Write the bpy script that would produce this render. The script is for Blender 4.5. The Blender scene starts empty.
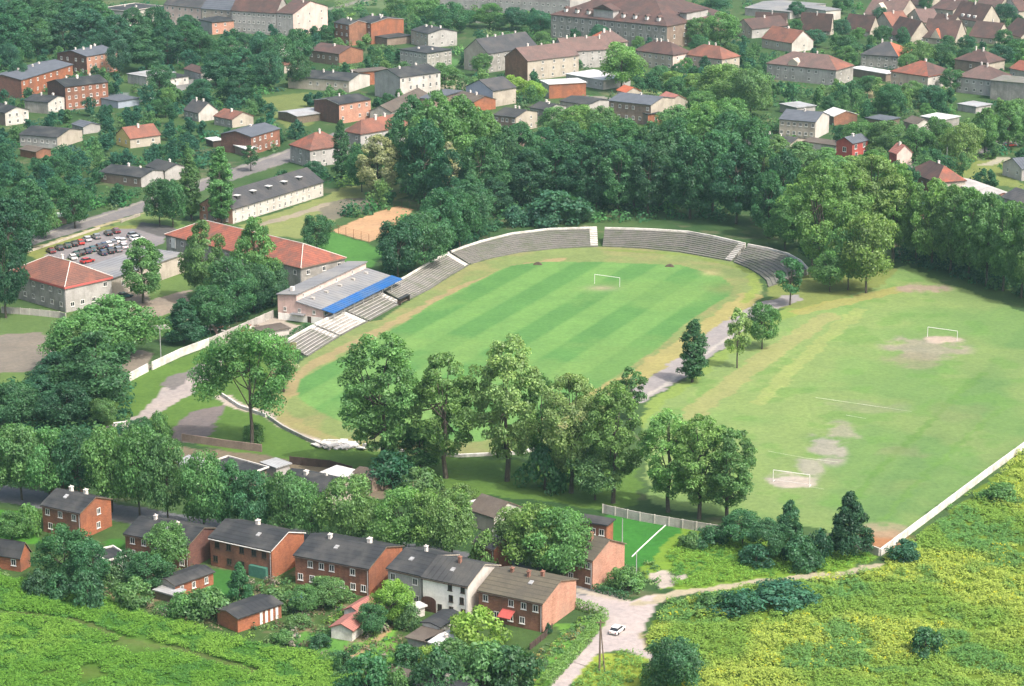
import bpy, math, random
import numpy as np
from mathutils import Vector, Matrix

# ------------------------------------------------------------------ camera, sky, sun, exposure
SC = bpy.context.scene
COL = SC.collection
CAM_H, FPX, PITCH = 148.4, 2336.0, math.radians(15.7)
cam_d = bpy.data.cameras.new('camera'); cam = bpy.data.objects.new('camera', cam_d); COL.objects.link(cam)
cam_d.sensor_width = 36.0; cam_d.lens = FPX * 36.0 / 1024.0
cam_d.clip_start = 1.0; cam_d.clip_end = 9000.0
cam.location = (0, 0, CAM_H); cam.rotation_euler = (math.pi / 2 - PITCH, 0, 0)
SC.camera = cam
SUN_EL, SUN_DIR = math.radians(55), Vector((0.76, -0.65, 0)).normalized()   # horizontal direction towards the sun
world = bpy.data.worlds.new('World'); SC.world = world; world.use_nodes = True
nt = world.node_tree; bg = nt.nodes['Background']
sky = nt.nodes.new('ShaderNodeTexSky'); sky.sky_type = 'NISHITA'; sky.sun_disc = False
sky.sun_elevation = SUN_EL; sky.sun_rotation = math.atan2(SUN_DIR.x, SUN_DIR.y)
sky.dust_density = 7.0; sky.ozone_density = 0.6
nt.links.new(sky.outputs[0], bg.inputs[0]); bg.inputs[1].default_value = 0.15
sun_d = bpy.data.lights.new('sun', 'SUN'); sun_d.energy = 2.4; sun_d.angle = math.radians(0.6); sun_d.color = (1.0, 0.96, 0.90)
sun = bpy.data.objects.new('sun', sun_d); COL.objects.link(sun)
sv = Vector((SUN_DIR.x * math.cos(SUN_EL), SUN_DIR.y * math.cos(SUN_EL), math.sin(SUN_EL)))
sun.rotation_euler = sv.to_track_quat('Z', 'Y').to_euler(); sun.location = sv * 400
vs = SC.view_settings; vs.view_transform = 'Standard'; vs.look = 'None'; vs.gamma = 1.0; vs.exposure = 1.1; vs.use_curve_mapping = False
try:
    SC.cycles.max_bounces = 6; SC.cycles.diffuse_bounces = 3; SC.cycles.transmission_bounces = 4; SC.cycles.volume_bounces = 1
    SC.cycles.transparent_max_bounces = 4
except Exception:
    pass

random.seed(7); RNG = np.random.default_rng(7)
SP, CP = math.sin(PITCH), math.cos(PITCH)
def P(u, v, z=0.0):                     # where the line of sight through a photo point meets height z
    dx = u - 512.0; dv = v - 343.0
    d = (dx, FPX * CP - dv * SP, -FPX * SP - dv * CP)
    t = (z - CAM_H) / d[2]
    return Vector((d[0] * t, d[1] * t, z))
def PX(p):                              # photo point of a world point
    x, y, z = p[0], p[1], p[2] - CAM_H
    dep = y * CP - z * SP; dn = -y * SP - z * CP
    return 512 + FPX * x / dep, 343 + FPX * dn / dep
def S(v): return 0.00649 * (313 + v)    # pixels per metre on the ground at photo row v
def lin(c):
    c = c / 255.0
    return c / 12.92 if c < .04045 else ((c + .055) / 1.055) ** 2.4
KG = 2.6
def G(r, g, b, k=KG): return (lin(r) / k, lin(g) / k, lin(b) / k)

# ------------------------------------------------------------------ mesh helpers
class MB:
    def __init__(s): s.v = []; s.f = []; s.m = []
    def face(s, pts, mi=0):
        n = len(s.v); s.v += [tuple(p) for p in pts]; s.f.append(tuple(range(n, n + len(pts)))); s.m.append(mi); return s
    def box(s, x0, x1, y0, y1, z0, z1, mi=0):
        n = len(s.v)
        s.v += [(x0,y0,z0),(x1,y0,z0),(x1,y1,z0),(x0,y1,z0),(x0,y0,z1),(x1,y0,z1),(x1,y1,z1),(x0,y1,z1)]
        for q in ((3,2,1,0),(4,5,6,7),(0,1,5,4),(1,2,6,5),(2,3,7,6),(3,0,4,7)):
            s.f.append(tuple(n + i for i in q)); s.m.append(mi)
        return s
    def extrude(s, poly, vec, mi=0, mcap=None):      # poly: 3-D points in a plane, swept along vec
        n = len(s.v); k = len(poly)
        a = [Vector(p) for p in poly]; b = [p + Vector(vec) for p in a]
        s.v += [tuple(p) for p in a + b]
        mc = mi if mcap is None else mcap
        s.f.append(tuple(n + i for i in range(k - 1, -1, -1))); s.m.append(mc)
        s.f.append(tuple(n + k + i for i in range(k))); s.m.append(mc)
        for i in range(k):
            j = (i + 1) % k
            s.f.append((n + i, n + j, n + k + j, n + k + i)); s.m.append(mi)
        return s
    def tube(s, p0, p1, r0, r1, n=6, mi=0):
        p0 = Vector(p0); p1 = Vector(p1); d = (p1 - p0).normalized()
        a = d.orthogonal().normalized(); b = d.cross(a); o = len(s.v)
        for p, r in ((p0, r0), (p1, r1)):
            for i in range(n):
                t = 2 * math.pi * i / n
                s.v.append(tuple(p + (a * math.cos(t) + b * math.sin(t)) * r))
        for i in range(n):
            j = (i + 1) % n
            s.f.append((o + i, o + j, o + n + j, o + n + i)); s.m.append(mi)
        s.f.append(tuple(o + i for i in range(n - 1, -1, -1))); s.m.append(mi)
        s.f.append(tuple(o + n + i for i in range(n))); s.m.append(mi)
        return s
    def mesh(s, name, mats):
        me = bpy.data.meshes.new(name); me.from_pydata(s.v, [], s.f)
        for m in (mats if isinstance(mats, (list, tuple)) else [mats]): me.materials.append(m)
        me.polygons.foreach_set('material_index', s.m); me.update()
        return me
    def build(s, name, mats, parent=None, loc=(0,0,0), rz=0):
        return link(name, s.mesh(name, mats), parent, loc, rz)
def link(name, me, parent=None, loc=(0,0,0), rz=0, scale=None):
    o = bpy.data.objects.new(name, me); COL.objects.link(o); o.location = loc; o.rotation_euler = (0, 0, rz)
    if scale is not None: o.scale = scale
    if parent: o.parent = parent
    return o
def tag(o, label=None, cat=None, group=None, kind=None):
    if label: o['label'] = label
    if cat: o['category'] = cat
    if group: o['group'] = group
    if kind: o['kind'] = kind
    return o
def thing(name, label, cat, loc=(0,0,0), rz=0, group=None):
    return tag(link(name, None, None, loc, rz), label, cat, group)
def np_mesh(name, V, F, mats, attrs=None, smooth=False):     # V (n,3), F (m,4) quads
    me = bpy.data.meshes.new(name)
    me.vertices.add(len(V)); me.vertices.foreach_set('co', np.ascontiguousarray(V, dtype=np.float32).ravel())
    k = F.shape[1]
    me.loops.add(F.size); me.loops.foreach_set('vertex_index', np.ascontiguousarray(F, dtype=np.int32).ravel())
    me.polygons.add(len(F)); me.polygons.foreach_set('loop_start', np.arange(len(F), dtype=np.int32) * k)
    me.update(calc_edges=True)
    if smooth: me.polygons.foreach_set('use_smooth', np.ones(len(F), dtype=bool))
    for m in mats: me.materials.append(m)
    for nm, arr in (attrs or {}).items():
        if arr.ndim == 1:
            a = me.attributes.new(nm, 'FLOAT', 'POINT'); a.data.foreach_set('value', arr.astype(np.float32))
        else:
            a = me.attributes.new(nm, 'FLOAT_COLOR', 'POINT')
            a.data.foreach_set('color', np.concatenate([arr, np.ones((len(arr), 1))], 1).astype(np.float32).ravel())
    return me

# ------------------------------------------------------------------ numpy noise
def vnoise(x, y, seed=0):
    xi = np.floor(x).astype(np.int64); yi = np.floor(y).astype(np.int64); fx = x - xi; fy = y - yi
    fx = fx * fx * (3 - 2 * fx); fy = fy * fy * (3 - 2 * fy)
    def h(a, b):
        n = (a * 374761393 + b * 668265263 + seed * 974634777) & 0x7fffffff
        n = ((n ^ (n >> 13)) * 1274126177) & 0x7fffffff
        return ((n ^ (n >> 16)) & 0xffff) / 65535.0
    return (h(xi, yi) * (1 - fx) + h(xi + 1, yi) * fx) * (1 - fy) + (h(xi, yi + 1) * (1 - fx) + h(xi + 1, yi + 1) * fx) * fy
def fbm(x, y, scale, seed=0, oct=4):
    r = 0; a = 1; t = 0
    for o in range(oct):
        r = r + a * vnoise(x / scale, y / scale, seed + o); t += a; a *= .55; scale *= .5
    return r / t
def inpoly(x, y, poly):
    r = np.zeros(x.shape, dtype=bool); n = len(poly)
    for i in range(n):
        x0, y0 = poly[i][0], poly[i][1]; x1, y1 = poly[(i + 1) % n][0], poly[(i + 1) % n][1]
        if y0 == y1: continue
        c = ((y0 > y) != (y1 > y)) & (x < (x1 - x0) * (y - y0) / (y1 - y0) + x0)
        r ^= c
    return r
def pp(pts): return [P(*q).xy for q in pts]

# ------------------------------------------------------------------ materials
def new_mat(name):
    m = bpy.data.materials.new(name); m.use_nodes = True
    return m, m.node_tree, m.node_tree.nodes['Principled BSDF']
def N(t, typ, **kw):
    n = t.nodes.new(typ)
    for k, v in kw.items(): setattr(n, k, v)
    return n
def mixc(t, fac, a, b, bt='MIX'):
    m = N(t, 'ShaderNodeMix', data_type='RGBA', blend_type=bt)
    for i, x in ((0, fac), (6, a), (7, b)):
        if isinstance(x, (int, float)): m.inputs[i].default_value = x
        elif isinstance(x, tuple): m.inputs[i].default_value = (*x, 1)
        else: t.links.new(x, m.inputs[i])
    return m.outputs[2]
def ramp(t, src, lo, hi):
    r = N(t, 'ShaderNodeMapRange'); t.links.new(src, r.inputs[0])
    r.inputs[1].default_value = lo; r.inputs[2].default_value = hi
    return r.outputs[0]
def noise(t, vec, scale, detail=4, rough=.6):
    n = N(t, 'ShaderNodeTexNoise'); n.inputs['Scale'].default_value = scale; n.inputs['Detail'].default_value = detail
    n.inputs['Roughness'].default_value = rough; t.links.new(vec, n.inputs['Vector']); return n.outputs[0]
def pmat(name, c, c2=None, sc=.5, c3=None, sc3=.15, fine=.25, rough=.85, brick=False, seams=None, streak=0, spec=.3, tiles=False):
    """worn surface: base c, patches c2 (scale sc), big stains c3, fine grain; optional brick courses / seams across x / tile rows"""
    m, t, b = new_mat(name)
    co = N(t, 'ShaderNodeTexCoord').outputs['Object']
    rnd = N(t, 'ShaderNodeObjectInfo').outputs['Random']
    off = N(t, 'ShaderNodeVectorMath', operation='ADD'); t.links.new(co, off.inputs[0])
    cmb = N(t, 'ShaderNodeMath', operation='MULTIPLY'); t.links.new(rnd, cmb.inputs[0]); cmb.inputs[1].default_value = 37.0
    t.links.new(cmb.outputs[0], off.inputs[1]); vec = off.outputs[0]
    out = None; col = tuple(c)
    if c2 is not None: col = mixc(t, ramp(t, noise(t, vec, sc), .38, .66), tuple(c), tuple(c2))
    if brick:
        br = N(t, 'ShaderNodeTexBrick'); br.inputs['Scale'].default_value = 1.0
        br.inputs['Brick Width'].default_value = .5; br.inputs['Row Height'].default_value = .16; br.inputs['Mortar Size'].default_value = .02
        mp = N(t, 'ShaderNodeCombineXYZ'); sx = N(t, 'ShaderNodeSeparateXYZ'); t.links.new(co, sx.inputs[0])
        ad = N(t, 'ShaderNodeMath', operation='ADD'); t.links.new(sx.outputs[0], ad.inputs[0]); t.links.new(sx.outputs[1], ad.inputs[1])
        t.links.new(ad.outputs[0], mp.inputs[0]); t.links.new(sx.outputs[2], mp.inputs[1]); t.links.new(mp.outputs[0], br.inputs['Vector'])
        br.inputs['Color1'].default_value = (1, 1, 1, 1); br.inputs['Color2'].default_value = (.62, .6, .6, 1); br.inputs['Mortar'].default_value = (1.15, 1.2, 1.25, 1)
        col = mixc(t, .8, col, br.outputs[0], 'MULTIPLY')
    if tiles:
        w = N(t, 'ShaderNodeTexWave', wave_type='BANDS', bands_direction='Z'); w.inputs['Scale'].default_value = 1.1
        w.inputs['Distortion'].default_value = 1.0; t.links.new(co, w.inputs['Vector'])
        col = mixc(t, ramp(t, w.outputs[1], .3, 1), col, mixc(t, 1.0, col, (.66, .64, .64), 'MULTIPLY'))
    if seams:
        w = N(t, 'ShaderNodeTexWave', wave_type='BANDS', bands_direction=seams[0]); w.inputs['Scale'].default_value = seams[1]
        w.inputs['Distortion'].default_value = .4; t.links.new(co, w.inputs['Vector'])
        col = mixc(t, ramp(t, w.outputs[1], .86, 1), col, mixc(t, 1.0, col, (.5, .5, .5), 'MULTIPLY'))
    if c3 is not None: col = mixc(t, ramp(t, noise(t, vec, sc3, 3), .45, .7), col, tuple(c3))
    if streak:
        mpn = N(t, 'ShaderNodeMapping'); mpn.inputs['Scale'].default_value = (1.2, 1.2, .12); t.links.new(vec, mpn.inputs[0])
        col = mixc(t, ramp(t, noise(t, mpn.outputs[0], 1.0, 4), .5, .85), col, mixc(t, 1.0, col, (1 - streak,) * 3, 'MULTIPLY'))
    if fine:
        f = ramp(t, noise(t, vec, 3.2, 5, .75), .3, .7)
        col = mixc(t, f, mixc(t, 1.0, col, (1 - fine,) * 3, 'MULTIPLY'), mixc(t, 1.0, col, (1 + fine * .6,) * 3, 'MULTIPLY'))
    if isinstance(col, tuple): b.inputs['Base Color'].default_value = (*col, 1)
    else: t.links.new(col, b.inputs['Base Color'])
    b.inputs['Roughness'].default_value = rough; b.inputs['Specular IOR Level'].default_value = spec
    return m
M = {}
M['brick_red']   = pmat('brick red', (.28,.12,.075), (.21,.095,.062), .6, (.14,.078,.057), .25, brick=True, streak=.35)
M['brick_orange']= pmat('brick orange', (.33,.12,.06), (.25,.092,.05), .5, (.19,.085,.055), .2, brick=True, streak=.3)
M['brick_brown'] = pmat('brick brown', (.27,.125,.075), (.20,.095,.06), .6, (.14,.075,.052), .2, brick=True, streak=.35)
M['brick_pink']  = pmat('brick pink', (.46,.24,.17), (.38,.19,.13), .5, (.33,.2,.15), .2, brick=True, streak=.25)
M['brick_dark']  = pmat('brick dark', (.14,.065,.05), (.10,.05,.045), .6, None, brick=True, streak=.3)
M['white']  = pmat('white render', (.82,.79,.74), (.76,.73,.68), .5, (.66,.62,.56), .2, fine=.12, streak=.22)  # white raised to make up for shade on house front and plinth
M['offwhite'] = pmat('off white render', (.50,.47,.43), (.44,.41,.375), .5, (.36,.335,.30), .2, fine=.14, streak=.3)  # doubles as the white house's gable, lowered for the sun
M['cream']  = pmat('cream render', (.40,.355,.295), (.345,.305,.25), .5, (.28,.245,.205), .2, fine=.14, streak=.28)
M['grey']   = pmat('grey render', (.31,.295,.27), (.25,.24,.215), .5, (.19,.18,.165), .25, fine=.2, streak=.4)
M['paleg']  = pmat('pale grey render', (.38,.365,.35), (.32,.305,.29), .5, (.26,.245,.23), .2, fine=.18, streak=.3)
M['dimbrown']=pmat('brown render', (.22,.165,.13), (.17,.125,.10), .5, None, fine=.2, streak=.3)
M['yellow'] = pmat('yellow render', (.62,.46,.17), (.55,.4,.15), .5, None, fine=.12, streak=.2)
M['pink']   = pmat('pink render', (.60,.46,.41), (.53,.40,.36), .4, (.46,.35,.31), .2, fine=.12, streak=.25)
M['mauve']  = pmat('shaded pink render', (.56,.40,.355), (.49,.35,.31), .5, (.41,.30,.27), .2, fine=.14, streak=.25)  # pink render with the end wall's shade in its colour
M['redpaint']=pmat('red painted wall', (.36,.07,.06), (.28,.06,.05), .6, None, fine=.2, streak=.3)
M['bluegrey']=pmat('blue grey sheet', (.30,.34,.40), (.26,.29,.35), .4, None, fine=.12, streak=.2)
M['tar']    = pmat('tar paper', (.026,.028,.032), (.018,.020,.023), .4, (.055,.054,.052), .18, fine=.25, seams=('X', .32), rough=.8)
M['tar2']   = pmat('tar paper worn', (.040,.041,.043), (.030,.031,.033), .35, (.06,.058,.053), .15, fine=.25, seams=('Y', .3), rough=.8)
M['tarbeige']=pmat('beige felt roof', (.095,.083,.058), (.075,.066,.048), .35, (.06,.054,.043), .15, fine=.2, seams=('X', .3))
M['tarbrown']=pmat('brown felt roof', (.085,.068,.055), (.066,.053,.045), .35, (.10,.085,.07), .2, fine=.25)
M['slate']  = pmat('slate', (.055,.056,.062), (.042,.043,.048), .5, (.072,.066,.064), .2, fine=.3, tiles=True)
M['bluetar']= pmat('blue grey felt', (.085,.095,.115), (.068,.076,.092), .4, None, fine=.2, seams=('X', .3))
M['tile_red']=pmat('red clay tile', (.27,.088,.056), (.19,.068,.048), .5, (.12,.065,.05), .25, fine=.4, tiles=True)
M['tile_brown']=pmat('old clay tile', (.165,.076,.056), (.12,.062,.05), .5, (.21,.082,.055), .2, fine=.4, tiles=True)
M['tile_dark']=pmat('dark weathered tile', (.080,.049,.045), (.060,.041,.039), .5, (.10,.052,.044), .2, fine=.35, tiles=True)
M['tile_mauve']=pmat('weathered rose tile', (.16,.10,.088), (.12,.078,.07), .5, (.092,.066,.06), .2, fine=.35, tiles=True)
M['tile_orange']=pmat('new orange tile', (.40,.11,.055), (.33,.095,.05), .5, None, fine=.2, tiles=True)
M['tile_pale']=pmat('pale red sheet', (.30,.125,.10), (.25,.105,.088), .5, None, fine=.2, seams=('X', .6))
M['metal']  = pmat('galvanised sheet', (.32,.33,.34), (.27,.275,.28), .5, (.2,.195,.185), .2, fine=.15, seams=('X', .5), rough=.5)
M['whiteroof']=pmat('white sheet roof', (.48,.48,.475), (.42,.42,.41), .5, (.34,.335,.32), .2, fine=.12, rough=.6)
M['greyroof']=pmat('grey felt', (.17,.175,.185), (.145,.15,.158), .3, (.20,.195,.185), .12, fine=.15, seams=('Y', .2))
M['blue']   = pmat('blue sheet', (.014,.085,.27), (.02,.085,.22), .5, (.05,.10,.2), fine=.12, rough=.45)
M['concrete']=pmat('concrete', (.40,.375,.345), (.32,.30,.275), .6, (.25,.235,.21), .25, fine=.25, streak=.2)
M['oldconcrete']=pmat('weathered concrete', (.15,.142,.13), (.115,.112,.098), .7, (.10,.11,.075), .25, fine=.3)
M['midconcrete']=pmat('pale worn concrete', (.33,.31,.285), (.25,.235,.21), .7, (.19,.18,.155), .25, fine=.3)
M['whitewash']=pmat('whitewash', (.58,.56,.52), (.48,.455,.42), .6, (.37,.35,.31), .3, fine=.2, streak=.3)
M['panel']  = pmat('concrete panel', (.42,.40,.36), (.35,.33,.295), .6, (.28,.26,.23), .25, fine=.2, streak=.3)
M['trimred']= pmat('red painted trim', (.42,.10,.09), None, fine=.12)
M['trim']   = pmat('white paint', (.62,.61,.58), (.54,.53,.50), 1.0, None, fine=.1)
M['wood']   = pmat('weathered timber', (.16,.125,.09), (.12,.09,.07), 1.0, None, fine=.3, streak=.3)
M['darkwood']=pmat('dark timber', (.07,.045,.035), (.05,.035,.03), 1.0, None, fine=.3)
M['bark']   = pmat('bark', (.085,.07,.055), (.06,.05,.04), 2.0, None, fine=.4)
M['gatebrown'] = pmat('brown gate boards', (.10,.042,.03), (.075,.034,.026), 1.0, None, fine=.25, seams=('Y', .8))
M['lime'] = pmat('faded lime line', (.40,.42,.33), (.25,.31,.17), .8, None, fine=.3)
M['black']  = pmat('black rubber', (.02,.02,.02), None, fine=.1)
M['chim']   = pmat('limewashed chimney', (.62,.58,.53), (.5,.46,.42), 1.0, None, fine=.15)
M['chimbrick']=pmat('chimney brick', (.27,.13,.09), (.2,.1,.075), 1.0, None, brick=True)
M['mud']    = pmat('dark earth', (.07,.05,.035), (.05,.038,.028), 1.5, None, fine=.3)
M['greenpaint']=pmat('green boards', (.05,.16,.11), (.04,.12,.09), 1.0, None, fine=.2, seams=('X', 1.2))
M['steel']  = pmat('steel post', (.3,.3,.3), None, fine=.1, rough=.5)
def glassmat():
    m, t, b = new_mat('window glass'); b.inputs['Base Color'].default_value = (.018,.02,.024,1); b.inputs['Roughness'].default_value = .12
    b.inputs['Specular IOR Level'].default_value = .5; return m
M['glass'] = glassmat()
def carpaint(name, c):
    m, t, b = new_mat(name)
    co = N(t, 'ShaderNodeTexCoord').outputs['Object']
    t.links.new(mixc(t, ramp(t, noise(t, co, 1.5), .35, .7), c, tuple(x * .85 for x in c)), b.inputs['Base Color'])
    b.inputs['Roughness'].default_value = .25; b.inputs['Coat Weight'].default_value = .5; return m
CARC = {k: carpaint('car paint ' + k, c) for k, c in dict(black=(.015,.015,.017), darkblue=(.02,.03,.06), darkgreen=(.015,.05,.04), silver=(.5,.51,.53),
        white=(.75,.75,.73), red=(.40,.035,.03), maroon=(.13,.025,.03), grey=(.18,.19,.2), teal=(.03,.09,.10), blue=(.03,.10,.35)).items()}
def leafmat(name, transl=.45):
    m, t, b = new_mat(name); t.nodes.remove(b); out = t.nodes['Material Output']
    oi = N(t, 'ShaderNodeObjectInfo'); at = N(t, 'ShaderNodeAttribute', attribute_name='tone'); 
    mul = N(t, 'ShaderNodeVectorMath', operation='SCALE'); t.links.new(oi.outputs['Color'], mul.inputs[0]); t.links.new(at.outputs['Fac'], mul.inputs['Scale'])
    at2 = N(t, 'ShaderNodeAttribute', attribute_name='warm')
    col = mixc(t, at2.outputs['Fac'], mul.outputs[0], mixc(t, 1.0, mul.outputs[0], (1.25, 1.12, .78), 'MULTIPLY'))
    d = N(t, 'ShaderNodeBsdfDiffuse'); tr = N(t, 'ShaderNodeBsdfTranslucent'); gl = N(t, 'ShaderNodeBsdfGlossy'); gl.inputs['Roughness'].default_value = .45
    gl.inputs['Color'].default_value = (.9, .95, 1, 1)
    t.links.new(col, d.inputs[0]); t.links.new(mixc(t, 1.0, col, (1.1, 1.25, .6), 'MULTIPLY'), tr.inputs[0])
    mx = N(t, 'ShaderNodeMixShader'); mx.inputs[0].default_value = transl; t.links.new(d.outputs[0], mx.inputs[1]); t.links.new(tr.outputs[0], mx.inputs[2])
    mg = N(t, 'ShaderNodeMixShader'); mg.inputs[0].default_value = .012; t.links.new(mx.outputs[0], mg.inputs[1]); t.links.new(gl.outputs[0], mg.inputs[2])
    t.links.new(mg.outputs[0], out.inputs[0]); return m
M['leaf'] = leafmat('foliage')
def weedmat():
    m, t, b = new_mat('meadow weeds'); t.nodes.remove(b); out = t.nodes['Material Output']
    at = N(t, 'ShaderNodeAttribute', attribute_name='albedo')
    d = N(t, 'ShaderNodeBsdfDiffuse'); tr = N(t, 'ShaderNodeBsdfTranslucent')
    t.links.new(at.outputs['Color'], d.inputs[0]); t.links.new(at.outputs['Color'], tr.inputs[0])
    mx = N(t, 'ShaderNodeMixShader'); mx.inputs[0].default_value = .5; t.links.new(d.outputs[0], mx.inputs[1]); t.links.new(tr.outputs[0], mx.inputs[2])
    t.links.new(mx.outputs[0], out.inputs[0]); return m
M['weed'] = weedmat()
def groundmat():
    m, t, b = new_mat('ground cover'); co = N(t, 'ShaderNodeTexCoord').outputs['Object']
    at = N(t, 'ShaderNodeAttribute', attribute_name='albedo')
    f1 = ramp(t, noise(t, co, .9, 6, .7), .3, .7); f2 = ramp(t, noise(t, co, .12, 5, .65), .3, .7)
    c = at.outputs['Color']
    c = mixc(t, f1, mixc(t, 1.0, c, (.80,.80,.80), 'MULTIPLY'), mixc(t, 1.0, c, (1.17,1.15,1.12), 'MULTIPLY'))
    c = mixc(t, f2, mixc(t, 1.0, c, (.88,.90,.90), 'MULTIPLY'), mixc(t, 1.0, c, (1.10,1.08,1.02), 'MULTIPLY'))
    t.links.new(c, b.inputs['Base Color']); b.inputs['Roughness'].default_value = .95; b.inputs['Specular IOR Level'].default_value = .1
    bp = N(t, 'ShaderNodeBump'); bp.inputs['Strength'].default_value = .35; bp.inputs['Distance'].default_value = .15
    t.links.new(noise(t, co, 1.6, 6, .75), bp.inputs['Height']); t.links.new(bp.outputs[0], b.inputs['Normal'])
    return m
M['ground'] = groundmat()
# ------------------------------------------------------------------ the ground: zones of grass, earth, gravel and asphalt
TH = math.radians(24.2)
AX = Vector((math.sin(TH), math.cos(TH), 0)); BX = Vector((math.cos(TH), -math.sin(TH), 0))   # along / across the pitches
PITCH_PX = [(300,380),(325,366),(406,322),(429,305),(470,285),(500,270),(512,265.5),(540,262),(600,262),(680,265),(722,277),(733,287),(730,295),(687,322),(660,346.5),(630,366.5),(600,386),(545,417),(480,442),(420,442),(356,428),(318,411),(300,399),(296,390)]
OVAL_PX = [(308,356),(339,337),(364,322),(381,320),(404,304),(430,289),(469,265),(497,257),(520,252.5),(557,248.5),(597,246.4),(645,248.5),(680,252),(702,256),(731,261),(748,269),(757,276),(763,287),(762,293),(752,302),(735,317),(728,325),(705,341),(680,362),(640,386),(610,408),(560,440),(500,455),(420,457),(355,449),(330,443),(303,433.5),(278,421.5),(269.6,405.6),(272,395),(290,370)]
TRAIN_PX = [(642,432),(660,408),(700,378),(745,345),(800,312),(880,286),(905,264),(925,275),(1024,312),(1110,345),(1075,420),(1024,447),(880,548),(820,530),(740,520),(650,505)]
MEADOW_L = [(-90,570),(0,577),(60,590),(110,602),(190,627),(250,642),(318,656),(345,664),(352,690),(365,730),(-120,730)]
MEADOW_R = [(655,668),(648,645),(656,617),(672,603),(700,596),(760,586),(840,578),(878,568),(905,546),(1024,455),(1100,400),(1180,420),(1180,740),(650,740)]
JUNCTION = [(545,690),(607,622),(606,614),(572,607),(572,593),(627,602),(657,594),(664,598),(652,612),(643,632),(652,654),(656,668),(650,670),(642,657),(622,650),(600,653),(575,680),(566,692)]
BACKROAD = [(-60,268),(22,239),(141,201),(232,168),(290,148.6),(350,127),(356,136),(330,150),(340,163),(316,166),(296,160),(236,179),(139,213),(23,248),(-60,276)]
CARPARK = [(44,255),(52,248),(108,229),(136,229),(166,237),(163,243),(120,262),(106,280),(70,266)]
GRAVEL = [(98,431),(105,427),(140,414),(158,395),(168,382),(200,364),(222,360),(222,372),(195,392),(160,412),(125,431)]
COURT = [(331,231),(360,218),(396,206),(414,209.6),(398,226),(369,242)]
def pline(x, y, pts, w):
    d = np.full(x.shape, 1e9)
    q = pp(pts)
    for a, b in zip(q[:-1], q[1:]):
        ab = b - a; L2 = ab.length_squared
        t = np.clip(((x - a.x) * ab.x + (y - a.y) * ab.y) / L2, 0, 1)
        d = np.minimum(d, np.hypot(x - a.x - t * ab.x, y - a.y - t * ab.y))
    return d < w / 2
def blob(x, y, u, v, ru, rv):
    c = P(u, v); rx = ru / S(v); ry = abs(P(u, v - rv).y - P(u, v + rv).y) / 2
    return np.exp(-(((x - c.x) / rx) ** 2 + ((y - c.y) / ry) ** 2))
c_right = P(665, 342.4).dot(BX); c_left = (P(429, 305).dot(BX) + P(512, 265).dot(BX)) / 2
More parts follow.
